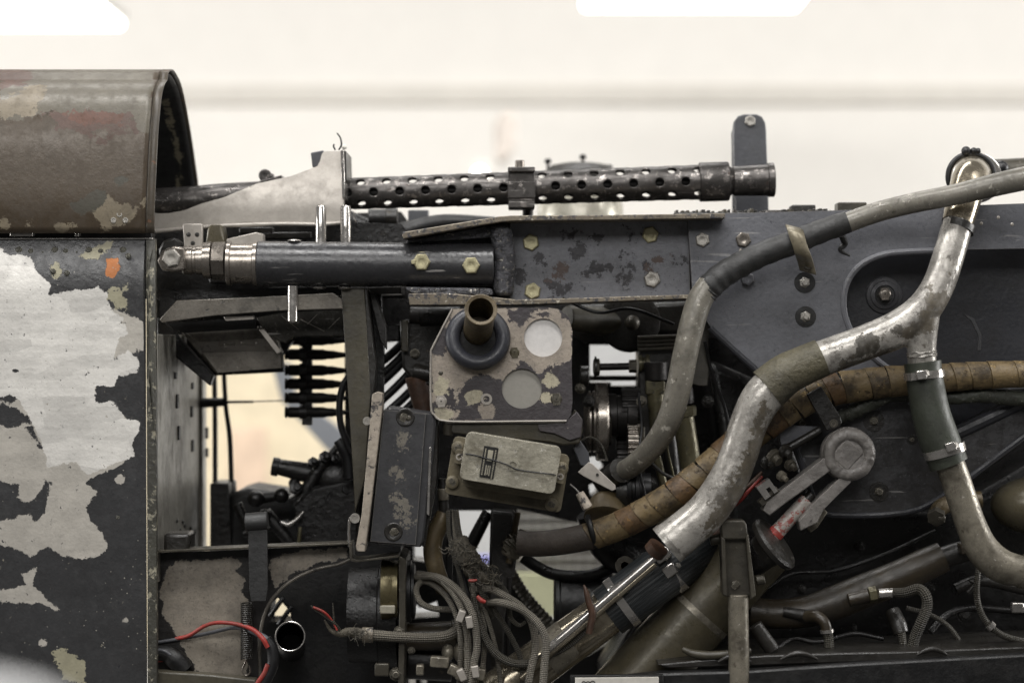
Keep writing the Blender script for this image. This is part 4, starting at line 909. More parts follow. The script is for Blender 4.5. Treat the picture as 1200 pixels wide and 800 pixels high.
# ------------------------------------------------------------ drilled plate with grommet
t = T('drilled_plate', 'chipped beige and black plate with two round holes and rubber grommet', 'plate', 590, 430, -.05)
pout = [(529, 362)] + [(640, 360), (655, 362), (667, 372), (671, 388), (670, 430), (671, 470), (669, 486), (664, 493), (525, 493.5), (514, 491), (507, 484), (504.5, 474), (504.5, 416), (508, 405)]
h1 = circ(636.5, 395.5, 22.5); h2 = circ(611.5, 455, 23.5)
beige = mask([[(530, 360), (606, 362), (612, 378), (628, 366), (650, 362), (672, 380), (672, 424), (640, 430), (636, 436), (606, 424), (596, 440), (590, 446), (560, 440), (535, 458), (525, 452), (506, 470), (504, 410), (520, 415)], circ(525, 485, 14, ry=7), circ(570, 483, 8, ry=14), [(530, 455), (536, 425), (536, 470)]],
    [[(506, 406), (522, 372), (523, 405), (518, 415), (508, 420)], [(594, 362), (612, 362), (612, 380), (596, 376)], [(625, 364), (646, 364), (642, 372), (628, 371)]])
cream = mask([circ(518, 453, 11), circ(556, 466, 10, ry=9), circ(519, 485, 12, ry=7), circ(646, 446, 10, ry=8), circ(639, 464, 7)])
prism_part('plate', pout, -.05, -.047, 'plate', t, holes=[h1, h2], bevel=.0008, grid=3, attrs=dict(beige=beige, cream=cream))
prism_part('disc', circ(638, 396, 25), -.046, -.043, 'discb', t, label='bright silver disc behind the upper hole')
prism_part('disc', circ(611.5, 456, 26), -.046, -.043, 'discg', t, label='plain grey disc behind the lower hole')
w, rr = path([(530, 362, -.051, 1.3), (508, 405, -.051, 1.3), (505, 417, -.051, 1.3), (505, 474, -.051, 1.3), (509, 486, -.051, 1.3), (525, 493.5, -.051, 1.3), (600, 493.5, -.051, 1.2), (664, 493, -.051, 1.2)], sub=3)
MB().tube(w, rr, 8).build('edge_bead', M['cast'], t)
MB().torus(P(560, 396, -.056), (.05, -1, .2), 29*S(), 8.5*S(), 56, 16).build('grommet', M['grommet'], t)
prism_part('grommet_well', circ(560, 396, 28), -.054, -.046, 'black', t)
for px, py, k_, m, r in ((517, 470, 'slot', 'cast', 7), (570, 467.5, 'ring', 'cast', 7), (652, 467.5, 'slot', 'postold', 7), (516.5, 437, 'rivet', 'postold', 3), (603, 413, 'slot', 'olive', 6)):
    fast(k_, t, px, py, -.05, r, m, rot=1.5)
t = T('filler_pipe', 'open brown pipe stub poking out through the black rubber grommet', 'pipe', 560, 385, -.08)
a = P(559, 394, -.03); b_ = P(563.5, 363, -.125)
dd = (b_-a); LL = dd.length
MB().lathe(a, dd, [(0, .017), (LL-.004, .0165), (LL, .0185), (LL+.001, .0175), (LL, .014), (LL-.06, .0125), (LL-.061, .0001)], 36, caps=False).build('stub', M['brownpipe'], t)
# tray below the plate
t = T('relay_tray', 'olive sheet tray with flaking paint under the drilled plate', 'tray', 610, 505, -.03)
prism_part('shelf', [(520, 496), (668, 496), (676, 482), (682, 490), (683, 505), (679, 520), (660, 522), (640, 518), (530, 508)], -.045, .05, 'olivedk', t, bevel=.002)
prism_part('flaked_lip', [(630, 497), (660, 496), (676, 482), (683, 492), (681, 512), (668, 516), (650, 508), (632, 505)], -.049, -.046, 'plate', t, bevel=.0008)
cyl_part('bush', 526, 496, 525, 510, -.04, 7, 6, 'postold', t)
prism_part('strut_leg', [(676, 510), (690, 530), (692, 548), (680, 545), (672, 525)], -.035, -.025, 'greydk', t)

# ------------------------------------------------------------ relay box, tilted
t = T('relay_box', 'tilted worn cream relay box with small black rating plate and tie wire', 'relay', 597, 555, -.1)
rc = (596, 552); dg = 9.5
prism_part('base', rotpoly(rrect(526, 522, 664, 590, 6), *rc, dg), -.085, -.065, 'relaybase', t, bevel=.003)
prism_part('lower_body', rotpoly(rrect(544, 520, 650, 578, 8), *rc, dg), -.11, -.084, 'relaybase', t, bevel=.004)
lid = prism_part('lid', rotpoly(rrect(540, 514, 653, 570, 7), *rc, dg), -.135, -.109, 'relay', t, bevel=.0055)
def rp(x, y): return rotpoly([(x, y)], rc[0], rc[1], dg)[0]
lc = rp(571, 544)
lp = MB().prism(rotpoly(rrect(563, 527, 580, 564, 1), *rc, dg), -.1358, -.135); lp.build('rating_plate', M['label'], lid, .0002)
lb = MB()
for x0, x1 in ((564.8, 566.2), (576.6, 578)):
    yy = 530
    while yy < 562:
        ln = random.uniform(.8, 2.6); lb.prism(rotpoly([(x0, yy), (x1, yy), (x1, yy+ln*.8), (x0, yy+ln*.8)], *rc, dg), -.1362, -.1358); yy += ln+.2
for x0, y0, x1, y1 in ((568.5, 531, 574.5, 544), (568.5, 549, 570, 561), (571, 549, 572.2, 560), (573.2, 549, 574.4, 561)):
    lb.prism(rotpoly([(x0, y0), (x1, y0), (x1, y1), (x0, y1)], *rc, dg), -.1362, -.1358)
lb.build('plate_print', M['labelprint'], lid)
wp = [rp(x, y) for x, y in ((536, 543), (545, 540), (565, 541), (590, 544), (605, 548), (625, 548), (648, 547), (656, 548))]
tube_part('tie_wire', [(x, y, -.1375 if 2 < i < 7 else (-.136 if i == 2 or i == 1 else -.118), .9) for i, (x, y) in enumerate(wp)], 'cable', t, seg=8)
x, y = rp(600, 544); fast('ring', lid, x, y, -.135, 7.5, 'relay'); 
for x0, y0 in ((560, 521), (549, 566), (604, 521), (601, 562), (640, 566), (546, 524), (645, 522)):
    x, y = rp(x0, y0); fast('rivet', lid, x, y, -.134, 3.2, 'relay')
for x0, y0 in ((533, 534), (533, 575), (657, 538), (652, 582)):
    x, y = rp(x0, y0); sb = lathe_px('screw_boss', x, y, -.085, (0, -1, 0), [(0, 8), (6, 7.5), (7, 5)], 'relaybase', t, 16); fast('slot', sb, x, y, -.091, 4.5, 'postold')
for x0, y0 in ((536, 545), (657, 548)):
    x, y = rp(x0, y0); MB().prism(rotpoly(rrect(x-5, y-8, x+5, y+8, 2), x, y, dg), -.115, -.085).build('lug', M['relaybase'], t, .001); fast('ring', t, x, y, -.115, 4, 'cast')
t = T('tag_lever', 'thin grey tapered metal tag pointing right beside relay box', 'lever', 700, 555, -.06)
prism_part('tag', [(677, 553), (690, 541), (694, 543), (721, 568), (722, 573), (717, 575), (684, 558)], -.06, -.057, 'cast', t, bevel=.0006)
fast('ring', t, 700, 556, -.061, 1.8, 'dark2')
t = T('lead_seal', 'small pale cloth tag hanging on a wire below relay box', 'tag', 685, 585, -.08)
tube_part('wire', [(668, 567, -.085, 1), (675, 573, -.085, 1), (681, 580, -.085, 1)], 'bright', t, seg=6)
cyl_part('tag', 679, 577, 689, 595, -.085, 5, 6.5, 'chipedge', t, 12)

# ------------------------------------------------------------ junction box
t = T('junction_box', 'dark grey flat box with chipped spots and screw recesses', 'box', 470, 560, -.05)
prism_part('body', [(452, 478), (455, 477), (504, 484), (510, 488), (511, 500), (497, 634), (494, 641), (440, 637), (436, 632)], -.05, .02, 'box', t, bevel=.003)
pol = [[(466, 508), (474, 505), (478, 512), (474, 522), (468, 525)], [(460, 545), (466, 546), (470, 558), (464, 562), (459, 552)], [(461, 580), (474, 577), (480, 592), (476, 600), (484, 612), (478, 624), (470, 610), (462, 596)]]
cov = prism_part('cover', [(450, 480), (499, 485), (487, 638), (434, 634)], -.054, -.0505, 'box', t, bevel=.0015, grid=4, attrs=dict(flake=mask(pol)))
prism_part('side_lip', [(503, 524), (505.5, 524), (503, 604), (500, 602)], -.055, -.04, 'bright', t, bevel=.0004)
prism_part('side_skirt', [(504, 485), (514, 492), (512, 560), (498, 640), (494, 640), (500, 590)], -.04, .0, 'dark2', t)
for px, py, s in ((475, 489, 1), (461, 623, 0)):
    lathe_px('recess', px, py, -.0542, (0, -1, 0), [(0, 11), (.8, 10), (.9, 7), (.4, 6), (.4, .1)], 'dark2', cov); fast('slot', cov, px-2 if s else px+1, py, -.055, 5, 'postold')
    if s: fast('rivet', cov, px+4, py+1, -.0545, 4, 'postold')
t = T('edge_angle', 'slanted angle strip with pale chipped paint beside the dark box', 'angle strip', 432, 550, -.06)
prism_part('strip', [(436, 462), (441, 459), (448, 461), (448, 478), (434, 600), (428, 646), (418, 646), (417, 640), (424, 600), (433, 500)], -.062, -.03, 'chipedge', t, bevel=.001)
fast('ring', t, 430, 493, -.05, 5, 'zinc'); fast('ring', t, 416, 607, -.05, 6, 'zinc')

# ------------------------------------------------------------ vertical channel post
t = T('channel_post', 'olive grey vertical channel post below the dark strut', 'post', 418, 560, 0)
prism_part('face', [(400, 338), (427, 338), (434, 460), (428, 560), (416, 600), (414, 560)], .0, .006, 'olivedk', t, bevel=.001)
prism_part('flange', [(427, 338), (430, 338), (440, 430), (437, 468), (434, 475)], .002, .05, 'dark2', t, bevel=.001)
prism_part('gusset', [(432, 340), (440, 345), (452, 380), (453, 410), (446, 400)], .03, .05, 'dark2', t)

# ------------------------------------------------------------ ammunition belt
t = T('ammunition_belt', 'hanging belt of dark pointed cartridges blurred behind the post', 'ammunition belt', 370, 440, .22)
kk = S(.22)
for i, y in enumerate((398, 415, 433, 449, 466, 483)):
    y += random.uniform(-.6, .6); sl = -.012+.01*i/5
    a = P(334, y, .22); d = Vector((1, 0, sl))
    rd = MB().lathe(a, d, [(0, 6.3*kk), (2*kk, 6.6*kk), (3.5*kk, 5.4*kk), (5*kk, 6.6*kk), (44*kk, 6.4*kk), (50*kk, 5.2*kk), (56*kk, 5.1*kk), (58*kk, 4.6*kk), (68*kk, 3.2*kk), (77*kk, 1.2*kk), (78*kk, .5*kk)], 18).build('cartridge', M['gundark'], t)
    MB().lathe(a+d*17*kk, d, [(0, 7*kk), (.1*kk, 8.2*kk), (8*kk, 8.2*kk), (8.1*kk, 7*kk)], 18).build('link', M['dark'], rd)
    MB().box(P(360, y+9, .22), (12*kk, 8*kk, 12*kk)).build('link_tab', M['dark'], rd, .001)

# ------------------------------------------------------------ feed chute above the belt
t = T('feed_chute', 'grimy grey sheet metal feed chute underside below the strut', 'chute', 300, 390, .05)
prism_part('front_lip', [(187, 374), (207, 352), (300, 348), (390, 343), (400, 350), (402, 362), (330, 364), (250, 370), (190, 378)], -.01, -.003, 'trayside', t, bevel=.001)
prism_part('mid_panel', [(300, 372), (330, 366), (402, 362), (404, 394), (345, 394), (334, 402), (318, 396), (310, 388)], .05, .06, 'chute', t)
prism_part('lower_strip', [(236, 413), (329, 410), (331, 431), (254, 437)], .08, .09, 'trayside', t)
for a, b_, c1, d_ in ((262, 402, 274, 405), (282, 400, 300, 404)): box_part('clip', a, b_, c1, d_, .085, .1, 'cast', t)
for a, b_, c1, d_ in ((330, 370, 350, 386), (352, 374, 380, 388), (360, 380, 372, 368), (385, 385, 398, 372)): cyl_part('scratch_wire', a, b_, c1, d_, .049, .5, .4, 'cast', t, 6)
prism_part('rear_panel', [(212, 388), (320, 382), (330, 412), (332, 430), (252, 436), (238, 420)], .15, .17, 'trayside', t)
prism_part('mid_rail', [(215, 388), (316, 384), (320, 396), (232, 401)], .075, .085, 'trayside', t)
prism_part('slot', [(195, 379), (300, 371), (300, 385), (215, 390)], .04, .05, 'black', t, bevel=0)
prism_part('rivet_bar', [(262, 371), (298, 370), (298, 374), (264, 376)], .0, .006, 'cast', t, bevel=.001)
prism_part('diagonal_strip', [(303, 386), (309, 385), (330, 412), (325, 415)], .03, .034, 'cast', t)
prism_part('top_cover', [(187, 340), (400, 336), (400, 346), (207, 352), (188, 372)], .03, .06, 'dark', t, bevel=0)
prism_part('back', [(180, 340), (404, 336), (404, 396), (346, 396), (331, 416), (331, 436), (252, 440), (180, 400)], .19, .21, 'dark', t, bevel=0)
prism_part('left_web', [(184, 372), (195, 380), (250, 440), (246, 452), (184, 400)], .1, .12, 'dark', t)

# ------------------------------------------------------------ bulkhead panel receding behind the cowling edge
t = T('bulkhead_panel', 'light grey bulkhead panel with slots seen edge on behind the cowling', 'panel', 215, 520, .1)
Xb = -.408
def bulk(Y, py0, z=True):   # point on the plane x = Xb at depth Y, height given in picture rows at depth 0.1
    return Vector((Xb, Y, (400-py0)*S(.1)))
def bbox_(y0, y1, Ya, Yb, dx, name, mat, bev=.001):
    za, zb = (400-y0)*S(.1), (400-y1)*S(.1)
    return MB().box(Vector((Xb-.004+dx, (Ya+Yb)/2, (za+zb)/2)), (.006, Yb-Ya, abs(za-zb))).build(name, M[mat], t, bev)
bbox_(392, 668, -.04, .3, 0, 'panel', 'firewall')
bbox_(430, 668, .31, .40, -.004, 'rear_panel', 'firewall')
bbox_(400, 668, .302, .312, .004, 'rib', 'trayside')
for px, py, h in ((208, 470, 17), (225, 482, 14), (210, 507, 17), (226, 522, 15), (243, 507, 15), (243, 530, 12), (206, 440, 8), (226, 452, 8)):
    Y_ = 1060.8/(600-px)-D
    MB().box(Vector((Xb-.0005, Y_, (400-py)*S(Y_))), (.003, .012, h*.001)).build('slot', M['black'], t)
for px, py in ((208, 610), (212, 621), (217, 616), (220, 624), (224, 619), (226, 628), (215, 611), (229, 623)):
    Y_ = 1060.8/(600-px)-D
    MB().ball(Vector((Xb-.0005, Y_, (400-py)*S(Y_))), .0026, sx=.5, sy=2.2).build('hole', M['black'], t)
MB().box(Vector((Xb+.02, -.01, (400-633)*S())), (.03, .05, .022)).build('stop_block', M['dark2'], t, .004)

# left gap: hanging cables and thin rod
t = T('hanging_cable', 'two dark cables hanging down in front of the pale gap', 'cable', 262, 440, .3)
tube_part('cable', [(262, 425, .3, 2.6), (263, 450, .3, 2.8), (265, 480, .3, 2.8), (269, 510, .3, 3), (271, 560, .3, 3), (272, 640, .3, 3)], 'cable', t, seg=8)
tube_part('cable', [(251, 425, .33, 3), (252, 500, .33, 3), (252, 640, .33, 3)], 'cable', t, seg=8)
t = T('thin_rod', 'thin horizontal rod with dark fitting crossing the pale gap', 'rod', 290, 471, .3)
cyl_part('rod', 262, 471, 345, 469, .3, .9, .9, 'steel', t, 8); cyl_part('sleeve', 235, 472, 262, 471, .3, 6, 5, 'black', t, 12); cyl_part('sleeve', 262, 471, 297, 470.5, .3, 1.8, 1.6, 'black', t, 8)
t = T('black_loop', 'thick black cable loop beside the channel post and belt', 'cable', 400, 470, .12)
tube_part('cable', [(412, 436, .12, 4), (402, 452, .12, 4), (398, 472, .12, 4), (399, 495, .12, 4), (404, 512, .12, 4.2), (412, 530, .12, 4.5)], 'cable', t, seg=12)
tube_part('cable', [(396, 515, .14, 6), (401, 522, .14, 8), (408, 535, .14, 8), (410, 560, .14, 8)], 'cable', t, seg=12)

# dark fittings low in the left gap
t = T('dark_linkage', 'dark blurred linkage and knobbed tube low in the left gap', 'linkage', 370, 560, .2)
cyl_part('tube', 322, 546, 372, 556, .2, 9, 13, 'dark', t); cyl_part('tube_cap', 319, 546, 327, 547.5, .2, 11, 11, 'dark', t)
cyl_part('arm', 352, 585, 386, 532, .18, 8, 8, 'dark', t); cyl_part('arm', 350, 600, 420, 556, .22, 22, 26, 'dark', t)
MB().ball(P(395, 560, .2), .03, sx=1.2).build('knuckle', M['dark'], t); MB().ball(P(412, 545, .22), .025).build('knuckle', M['dark'], t)
for a, b_, r in ((366, 542, 6), (380, 536, 7), (392, 538, 5), (346, 572, 8), (404, 575, 12)): lathe_px('nut', a, b_, .17, (.3, -1, .3), [(0, r), (6, r), (7, r*.5), (12, r*.5)], 'dark', t, 6)
prism_part('plate', [(344, 590), (368, 570), (420, 560), (420, 645), (350, 645)], .16, .2, 'dark', t, bevel=.004)
for a, b_, c1, d_, r in ((278, 590, 300, 640, 6), (300, 584, 330, 580, 7), (310, 600, 345, 640, 8), (285, 625, 340, 612, 5), (360, 566, 398, 520, 5), (398, 530, 404, 590, 6)): cyl_part('link', a, b_, c1, d_, .21, r, r*.8, 'dark', t, 12)
for a, b_, r in ((300, 584, 10), (330, 580, 9), (310, 604, 8), (345, 566, 7)): MB().ball(P(a, b_, .2), r*S(.2)).build('knuckle', M['dark'], t)
tube_part('bright_strip', [(329, 611, .15, 1.5), (338, 614, .15, 2.6), (348, 608, .15, 2.4), (356, 599, .15, 1.6)], 'bright', t, seg=8)
cyl_part('brass_pin', 350, 637, 352, 617, .15, 2.4, 2.4, 'brass', t, 8)
t = T('dark_housing', 'dark rounded housing at the bottom of the left gap', 'housing', 300, 610, .28)
prism_part('housing', [(268, 578), (290, 572), (330, 578), (365, 576), (380, 660), (262, 660)], .26, .4, 'black', t, bevel=.01)
prism_part('post', [(246, 566), (268, 566), (272, 660), (246, 660)], .26, .34, 'dark', t, bevel=.002)

# ------------------------------------------------------------ lower left tray
t = T('lower_tray', 'dark side panel with bare grey patches and curved cut out edge', 'panel', 300, 720, -.02)
arc = [(410, 655), (396, 661), (376, 665), (354, 673), (336, 684), (322, 698), (312, 714), (306, 735), (304, 760), (305, 790), (306, 850)]
bare = mask([[(206, 657), (262, 655), (276, 650), (284, 660), (276, 668), (287, 680), (283, 692), (290, 700), (290, 795), (240, 800), (222, 770), (205, 740), (190, 720), (188, 690), (195, 670)], [(316, 665), (318, 655), (345, 645), (408, 641), (409, 654), (370, 660), (340, 672), (322, 690)]])
prism_part('panel', [(180, 648), (300, 643), (409, 638), (411, 655)]+arc[1:]+[(180, 850)], -.02, -.016, 'traypaint', t, grid=4, attrs=dict(bare=bare), bevel=.0008)
tube_part('cut_edge', [(x, y, -.02, 2.2) for x, y in arc], 'trayside', t, seg=8, sub=3)
prism_part('top_flange', [(180, 645), (300, 640), (408, 635.5), (408, 637.8), (300, 642.6), (180, 647.6)], -.045, -.012, 'postold', t, bevel=.0005)
tube_part('corner_clip', [(409, 640, -.04, 1.6), (409, 612, -.04, 1.6), (412, 606, -.04, 1.6), (418, 606, -.04, 1.6)], 'bright', t, seg=8, sub=4)
prism_part('flange_step', [(409, 636), (412, 636), (413, 654), (418, 656), (467, 650), (467, 652.6), (417, 658.6), (410, 656)], -.045, .0, 'postold', t, bevel=.0004)
prism_part('bottom_lip', [(180, 786), (246, 790), (300, 796), (300, 860), (180, 860)], -.05, -.03, 'olivedk', t, bevel=.002)
t = T('hook_strap', 'black flat strap hooked over the flange of lower panel', 'strap', 301, 650, -.05)
prism_part('strap', [(291, 620), (313, 618), (314, 690), (312, 704), (294, 704), (292, 690)], -.055, -.051, 'blktape', t, bevel=.0008)
cyl_part('roll', 288, 612, 314, 610, -.05, 11, 11, 'blktape', t, 20)
t = T('coil_spring', 'thin dark coil spring hanging beside the black strap', 'spring', 290, 740, -.04)
sp = [P(289+0.0*i/220, 706+66*i/400, -.04)+Vector((math.cos(i*2*math.pi/14)*.0065, math.sin(i*2*math.pi/14)*.0065, 0)) for i in range(401)]
MB().tube(sp, .00085, 6).build('coil', M['dark2'], t)
tube_part('end_loop', [(289, 772, -.04, 1.1), (286, 779, -.04, 1.1), (284, 785, -.04, 1.1), (288, 791, -.04, 1.1), (293, 787, -.04, 1.1), (292, 779, -.04, 1.1)], 'steel', t, seg=8)
t = T('red_cable', 'red insulated wire arching across the lower grey panel', 'wire', 270, 740, -.035)
tube_part('wire', [(206, 748, -.022, 2.3), (222, 744, -.03, 2.4), (240, 733, -.036, 2.4), (256, 729, -.04, 2.4), (278, 731, -.042, 2.4), (296, 737, -.05, 2.6), (308, 748, -.055, 3), (314, 758, -.055, 3)], 'red', t, seg=10)
tube_part('wire', [(314, 778, -.055, 3), (310, 788, -.055, 3), (304, 797, -.055, 3), (298, 806, -.055, 3)], 'red', t, seg=10)
tube_part('wire', [(180, 774, -.03, 2), (190, 773, -.03, 2), (198, 773, -.03, 2)], 'red', t, seg=8)
t = T('grey_cable', 'grey and black wires running beside the red wire', 'wire', 260, 740, -.03)
tube_part('wire', [(186, 752, -.022, 2), (222, 746, -.024, 2.2), (250, 740, -.03, 2.4), (274, 735, -.036, 2.4), (294, 739, -.045, 3), (310, 747, -.05, 4), (318, 756, -.05, 4.5)], 'greywire', t, seg=10)
tube_part('sheath', [(312, 748, -.05, 6), (319, 760, -.05, 7), (320, 776, -.05, 7), (315, 790, -.05, 7), (306, 806, -.05, 7)], 'cable', t, seg=14)
tube_part('sheath', [(184, 765, -.028, 9), (196, 766, -.028, 10), (206, 772, -.028, 12), (218, 785, -.028, 10)], 'black', t, seg=14)
tube_part('wire', [(182, 761, -.035, 2), (192, 762, -.037, 2), (200, 767, -.037, 2)], 'greywire', t, seg=8)
t = T('open_tube', 'open black tube end with bright rim facing the camera', 'tube', 340, 745, 0)
ax_ = (-.02, -1, .06)
MB().lathe(P(342, 760, .16), P(340, 745, -.03)-P(342, 760, .16), [(0, .0165), (.187, .0168), (.19, .0168), (.19, .0158), (.03, .0155), (.03, .0001)], 36, caps=False).build('tube', M['dark'], t)
MB().torus(P(340, 745, -.03), P(342, 760, .16)-P(340, 745, -.03), 17*S(-.03), .8*S(), 48, 8).build('rim', M['bright'], t)
# ------------------------------------------------------------ braided lead, starter plate, cable bundle
t = T('braided_lead', 'grey braided lead with frayed red tipped end in front of dark recess', 'cable', 460, 745, -.03)
tube_part('braid', [(420, 743, -.03, 7), (440, 744, -.03, 6.5), (470, 746, -.035, 6), (500, 747, -.035, 6), (522, 745, -.03, 6.5), (535, 738, -.02, 6.5), (545, 726, -.01, 6.5)], 'braid', t, seg=18)
band(431, 743.5, -.03, (1, 0, 0), 7.5, 13, 'ferrule', t, 'flange')
tube_part('frayed_end', [(424, 743, -.03, 7), (410, 740, -.03, 5.5), (398, 742, -.03, 4), (388, 738, -.03, 2.5), (380, 726, -.03, 1)], 'fray', t, seg=14, lump=.15)
tube_part('wire', [(400, 740, -.03, 2), (392, 730, -.035, 1.6), (378, 719, -.035, 1.8), (370, 714, -.035, 1.8), (364, 709, -.035, .8)], 'braiddk', t, seg=8)
tube_part('wire', [(395, 738, -.035, 1.2), (390, 728, -.035, 1.3), (380, 717, -.038, 1.6), (367, 711, -.038, 1.6)], 'red', t, seg=8)
tube_part('wire', [(392, 735, -.03, 1.2), (391, 720, -.03, 1.2), (390, 706, -.03, .8)], 'braiddk', t, seg=6)
for i in range(26):
    x = random.uniform(408, 432); y = random.uniform(735, 752); a = random.uniform(0, 6.28); l_ = random.uniform(5, 13)
    tube_part('fibre', [(x, y, -.036, .45), (x+l_*.5*math.cos(a), y+l_*.5*math.sin(a)-2, -.04, .4), (x+l_*math.cos(a+.6), y+l_*math.sin(a+.6), -.04, .2)], 'braid', t, seg=5, sub=4)
t = T('terminal_plate', 'upright plate edge of dark electrical unit with brass band', 'plate', 470, 720, -.01)
prism_part('plate', [(467, 650), (476, 655), (475, 730), (473.5, 800), (473, 840), (466, 840), (467.5, 730)], -.03, .08, 'postold', t, bevel=.001)
lathe_px('drum', 410, 720, .05, X, [(0, 55), (34, 56), (36, 62), (57, 62)], 'dark', t, 40)
lathe_px('brass_ring', 447, 690, .0, X, [(0, 33), (1, 36), (10, 36), (13, 34), (20, 34)], 'goldband', t, 40)
lathe_px('insulator', 476, 692, .02, X, [(0, 36), (6, 36), (7, 32), (10, 32), (11, 28)], 'black', t, 36)
box_part('nameplate', 445, 709, 463, 719, -.036, -.03, 'labelprint', t)
box_part('tab', 439, 777, 456, 792, -.03, -.02, 'postold', t)
for px, py, r in ((468, 740, 8), (464, 790, 9), (482, 762, 5)): fast('nut', t, px, py, -.031, r*.7, 'postold')
t = T('terminal_block', 'cylindrical brown terminal block with round studs and clamp pieces', 'terminal block', 510, 740, .0)
cyl_part('body', 476, 746, 535, 744, .03, 16, 17, 'manifold', t); cyl_part('neck', 534, 742, 545, 738, .02, 17, 14, 'olivedk', t)
for px, py, r in ((525, 764, 10), (540, 764, 12)): MB().ball(P(px, py, -.02), r*S(), sx=.75).build('stud', M['silver2'], t)
for px, py, w_, h_, a in ((515, 776, 22, 12, 5), (532, 786, 14, 12, 25), (492, 785, 9, 12, 0), (542, 792, 14, 14, 30), (562, 790, 13, 14, 10)):
    prism_part('clamp_piece', rotpoly([(px-w_/2, py-h_/2), (px+w_/2, py-h_/2), (px+w_/2, py+h_/2), (px-w_/2, py+h_/2)], px, py, a), -.06, -.045, 'silver2', t, bevel=.0015)
cyl_part('lower_drum', 478, 775, 530, 778, .05, 20, 20, 'dark2', t)
t = T('cable_bundle', 'bundle of grey braided cables looping down under the relay box', 'cables', 560, 720, -.05)
cab = [
 [(486, 676, .0, 5), (510, 676, -.03, 5.5), (528, 690, -.05, 5.5), (542, 715, -.06, 5.5), (548, 745, -.06, 5.5), (548, 780, -.06, 5.5), (545, 830, -.06, 5.5)],
 [(490, 672, .0, 5), (518, 678, -.04, 5.5), (540, 695, -.06, 5.5), (554, 720, -.07, 5.5), (559, 755, -.07, 5.5), (555, 780, -.07, 5.5), (548, 830, -.07, 5.5)],
 [(500, 676, .0, 5), (488, 688, -.02, 4.5), (492, 704, -.03, 4.5), (506, 712, -.03, 4.5), (530, 714, -.02, 4.5)],
 [(552, 665, -.04, 6), (554, 690, -.05, 6), (560, 725, -.06, 6), (575, 758, -.06, 6), (594, 774, -.06, 6), (618, 777, -.06, 6), (640, 768, -.05, 6), (670, 752, -.05, 5.5), (690, 730, -.05, 5), (692, 712, -.05, 5), (688, 690, -.05, 4)],
 [(552, 690, -.05, 5.5), (575, 690, -.06, 5.5), (592, 698, -.07, 5.5), (612, 712, -.07, 5.5), (624, 732, -.07, 5.5), (627, 760, -.07, 5.5), (621, 790, -.07, 5.5), (616, 830, -.07, 5.5)],
 [(570, 706, -.05, 5), (590, 706, -.08, 5.5), (615, 716, -.08, 5.5), (632, 732, -.085, 5.8), (640, 752, -.085, 5.8), (638, 780, -.085, 5.8), (634, 830, -.085, 5.8)],
 [(560, 660, -.05, 4), (582, 680, -.06, 4), (596, 700, -.06, 4), (598, 722, -.06, 3.5), (608, 732, -.06, 3), (616, 728, -.06, 2.5)],
]
cab += [
 [(488, 680, .01, 4), (506, 684, -.02, 4), (524, 700, -.04, 4), (536, 726, -.05, 4), (540, 760, -.05, 4), (536, 830, -.05, 4)],
 [(545, 680, -.03, 4), (560, 705, -.045, 4), (568, 740, -.05, 4), (566, 780, -.05, 4), (560, 830, -.05, 4)],
 [(562, 690, -.05, 4), (580, 715, -.055, 4), (600, 748, -.055, 4), (612, 780, -.055, 4), (612, 830, -.055, 4)],
 [(556, 682, -.04, 3.5), (570, 720, -.05, 3.5), (582, 765, -.05, 3.5), (590, 830, -.05, 3.5)],
]
for i, c_ in enumerate(cab): tube_part('cable', [(a, b_, c1, d_*.82) for a, b_, c1, d_ in c_], 'braid' if i not in (3, 6, 9) else 'braiddk', t, seg=14, sub=7)
for i in range(15):
    ox, oy = random.uniform(-10, 10), random.uniform(-.014, .008)
    pts_ = [(531+ox*.6, 598, -.02+oy), (534+ox*.8, 625, -.03+oy), (541+ox, 648, -.04+oy), (548+ox*1.2, 665, -.045+oy), (554+ox*1.4+random.uniform(-3, 3), 684, -.045+oy), (560+ox*1.5+random.uniform(-5, 5), 702, -.045+oy), (568+ox*1.8+random.uniform(-6, 6), 722, -.03+oy)]
    tube_part('strand', [(a, b_, c1, random.uniform(2.4, 3.8)) for a, b_, c1 in pts_], random.choice(['braid', 'braiddk', 'fray', 'cable']), t, seg=8, sub=5)
tube_part('frayed_cover', [(536, 632, -.04, 11), (543, 648, -.045, 14), (550, 660, -.045, 15), (560, 670, -.045, 12), (578, 682, -.05, 7), (592, 694, -.05, 3)], 'fray', t, seg=22, lump=.12)
prism_part('wrap_band', rotpoly([(534, 647), (552, 645), (553, 656), (535, 659)], 543, 652, -14), -.071, -.064, 'postold', t, bevel=.001)
for i in range(150):
    q = random.random(); x = 532+q*50+random.uniform(-10, 10); y = 640+q*45+random.uniform(-14, 10); a = random.uniform(0, 6.28); l_ = random.uniform(5, 13)
    tube_part('fibre', [(x, y, -.068, .55), (x+l_*.5*math.cos(a), y+l_*.5*math.sin(a), -.072, .5), (x+l_*math.cos(a+.7), y+l_*math.sin(a+.7), -.070, .3)], random.choice(['fray', 'braid', 'braiddk']), t, seg=5, sub=3)
tube_part('red_tip', [(549, 680, -.075, 1.6), (555, 680, -.075, 2), (559, 679, -.075, 1)], 'red', t, seg=8)
tube_part('red_tip', [(559, 698, -.075, 2), (564, 703, -.075, 3), (569, 705, -.075, 2)], 'red', t, seg=8, label='larger dark red tip')
for px, py, a in ((540, 722, 20), (550, 729, -10), (541, 791, -25), (557, 787, -8)):
    prism_part('cable_tag', rotpoly([(px-4, py-7), (px+4, py-7), (px+4, py+7), (px-4, py+7)], px, py, a), -.078, -.066, 'cast', t, bevel=.001)
t = T('small_conduit', 'olive bent conduit dropping from the relay tray', 'conduit', 512, 640, .0)
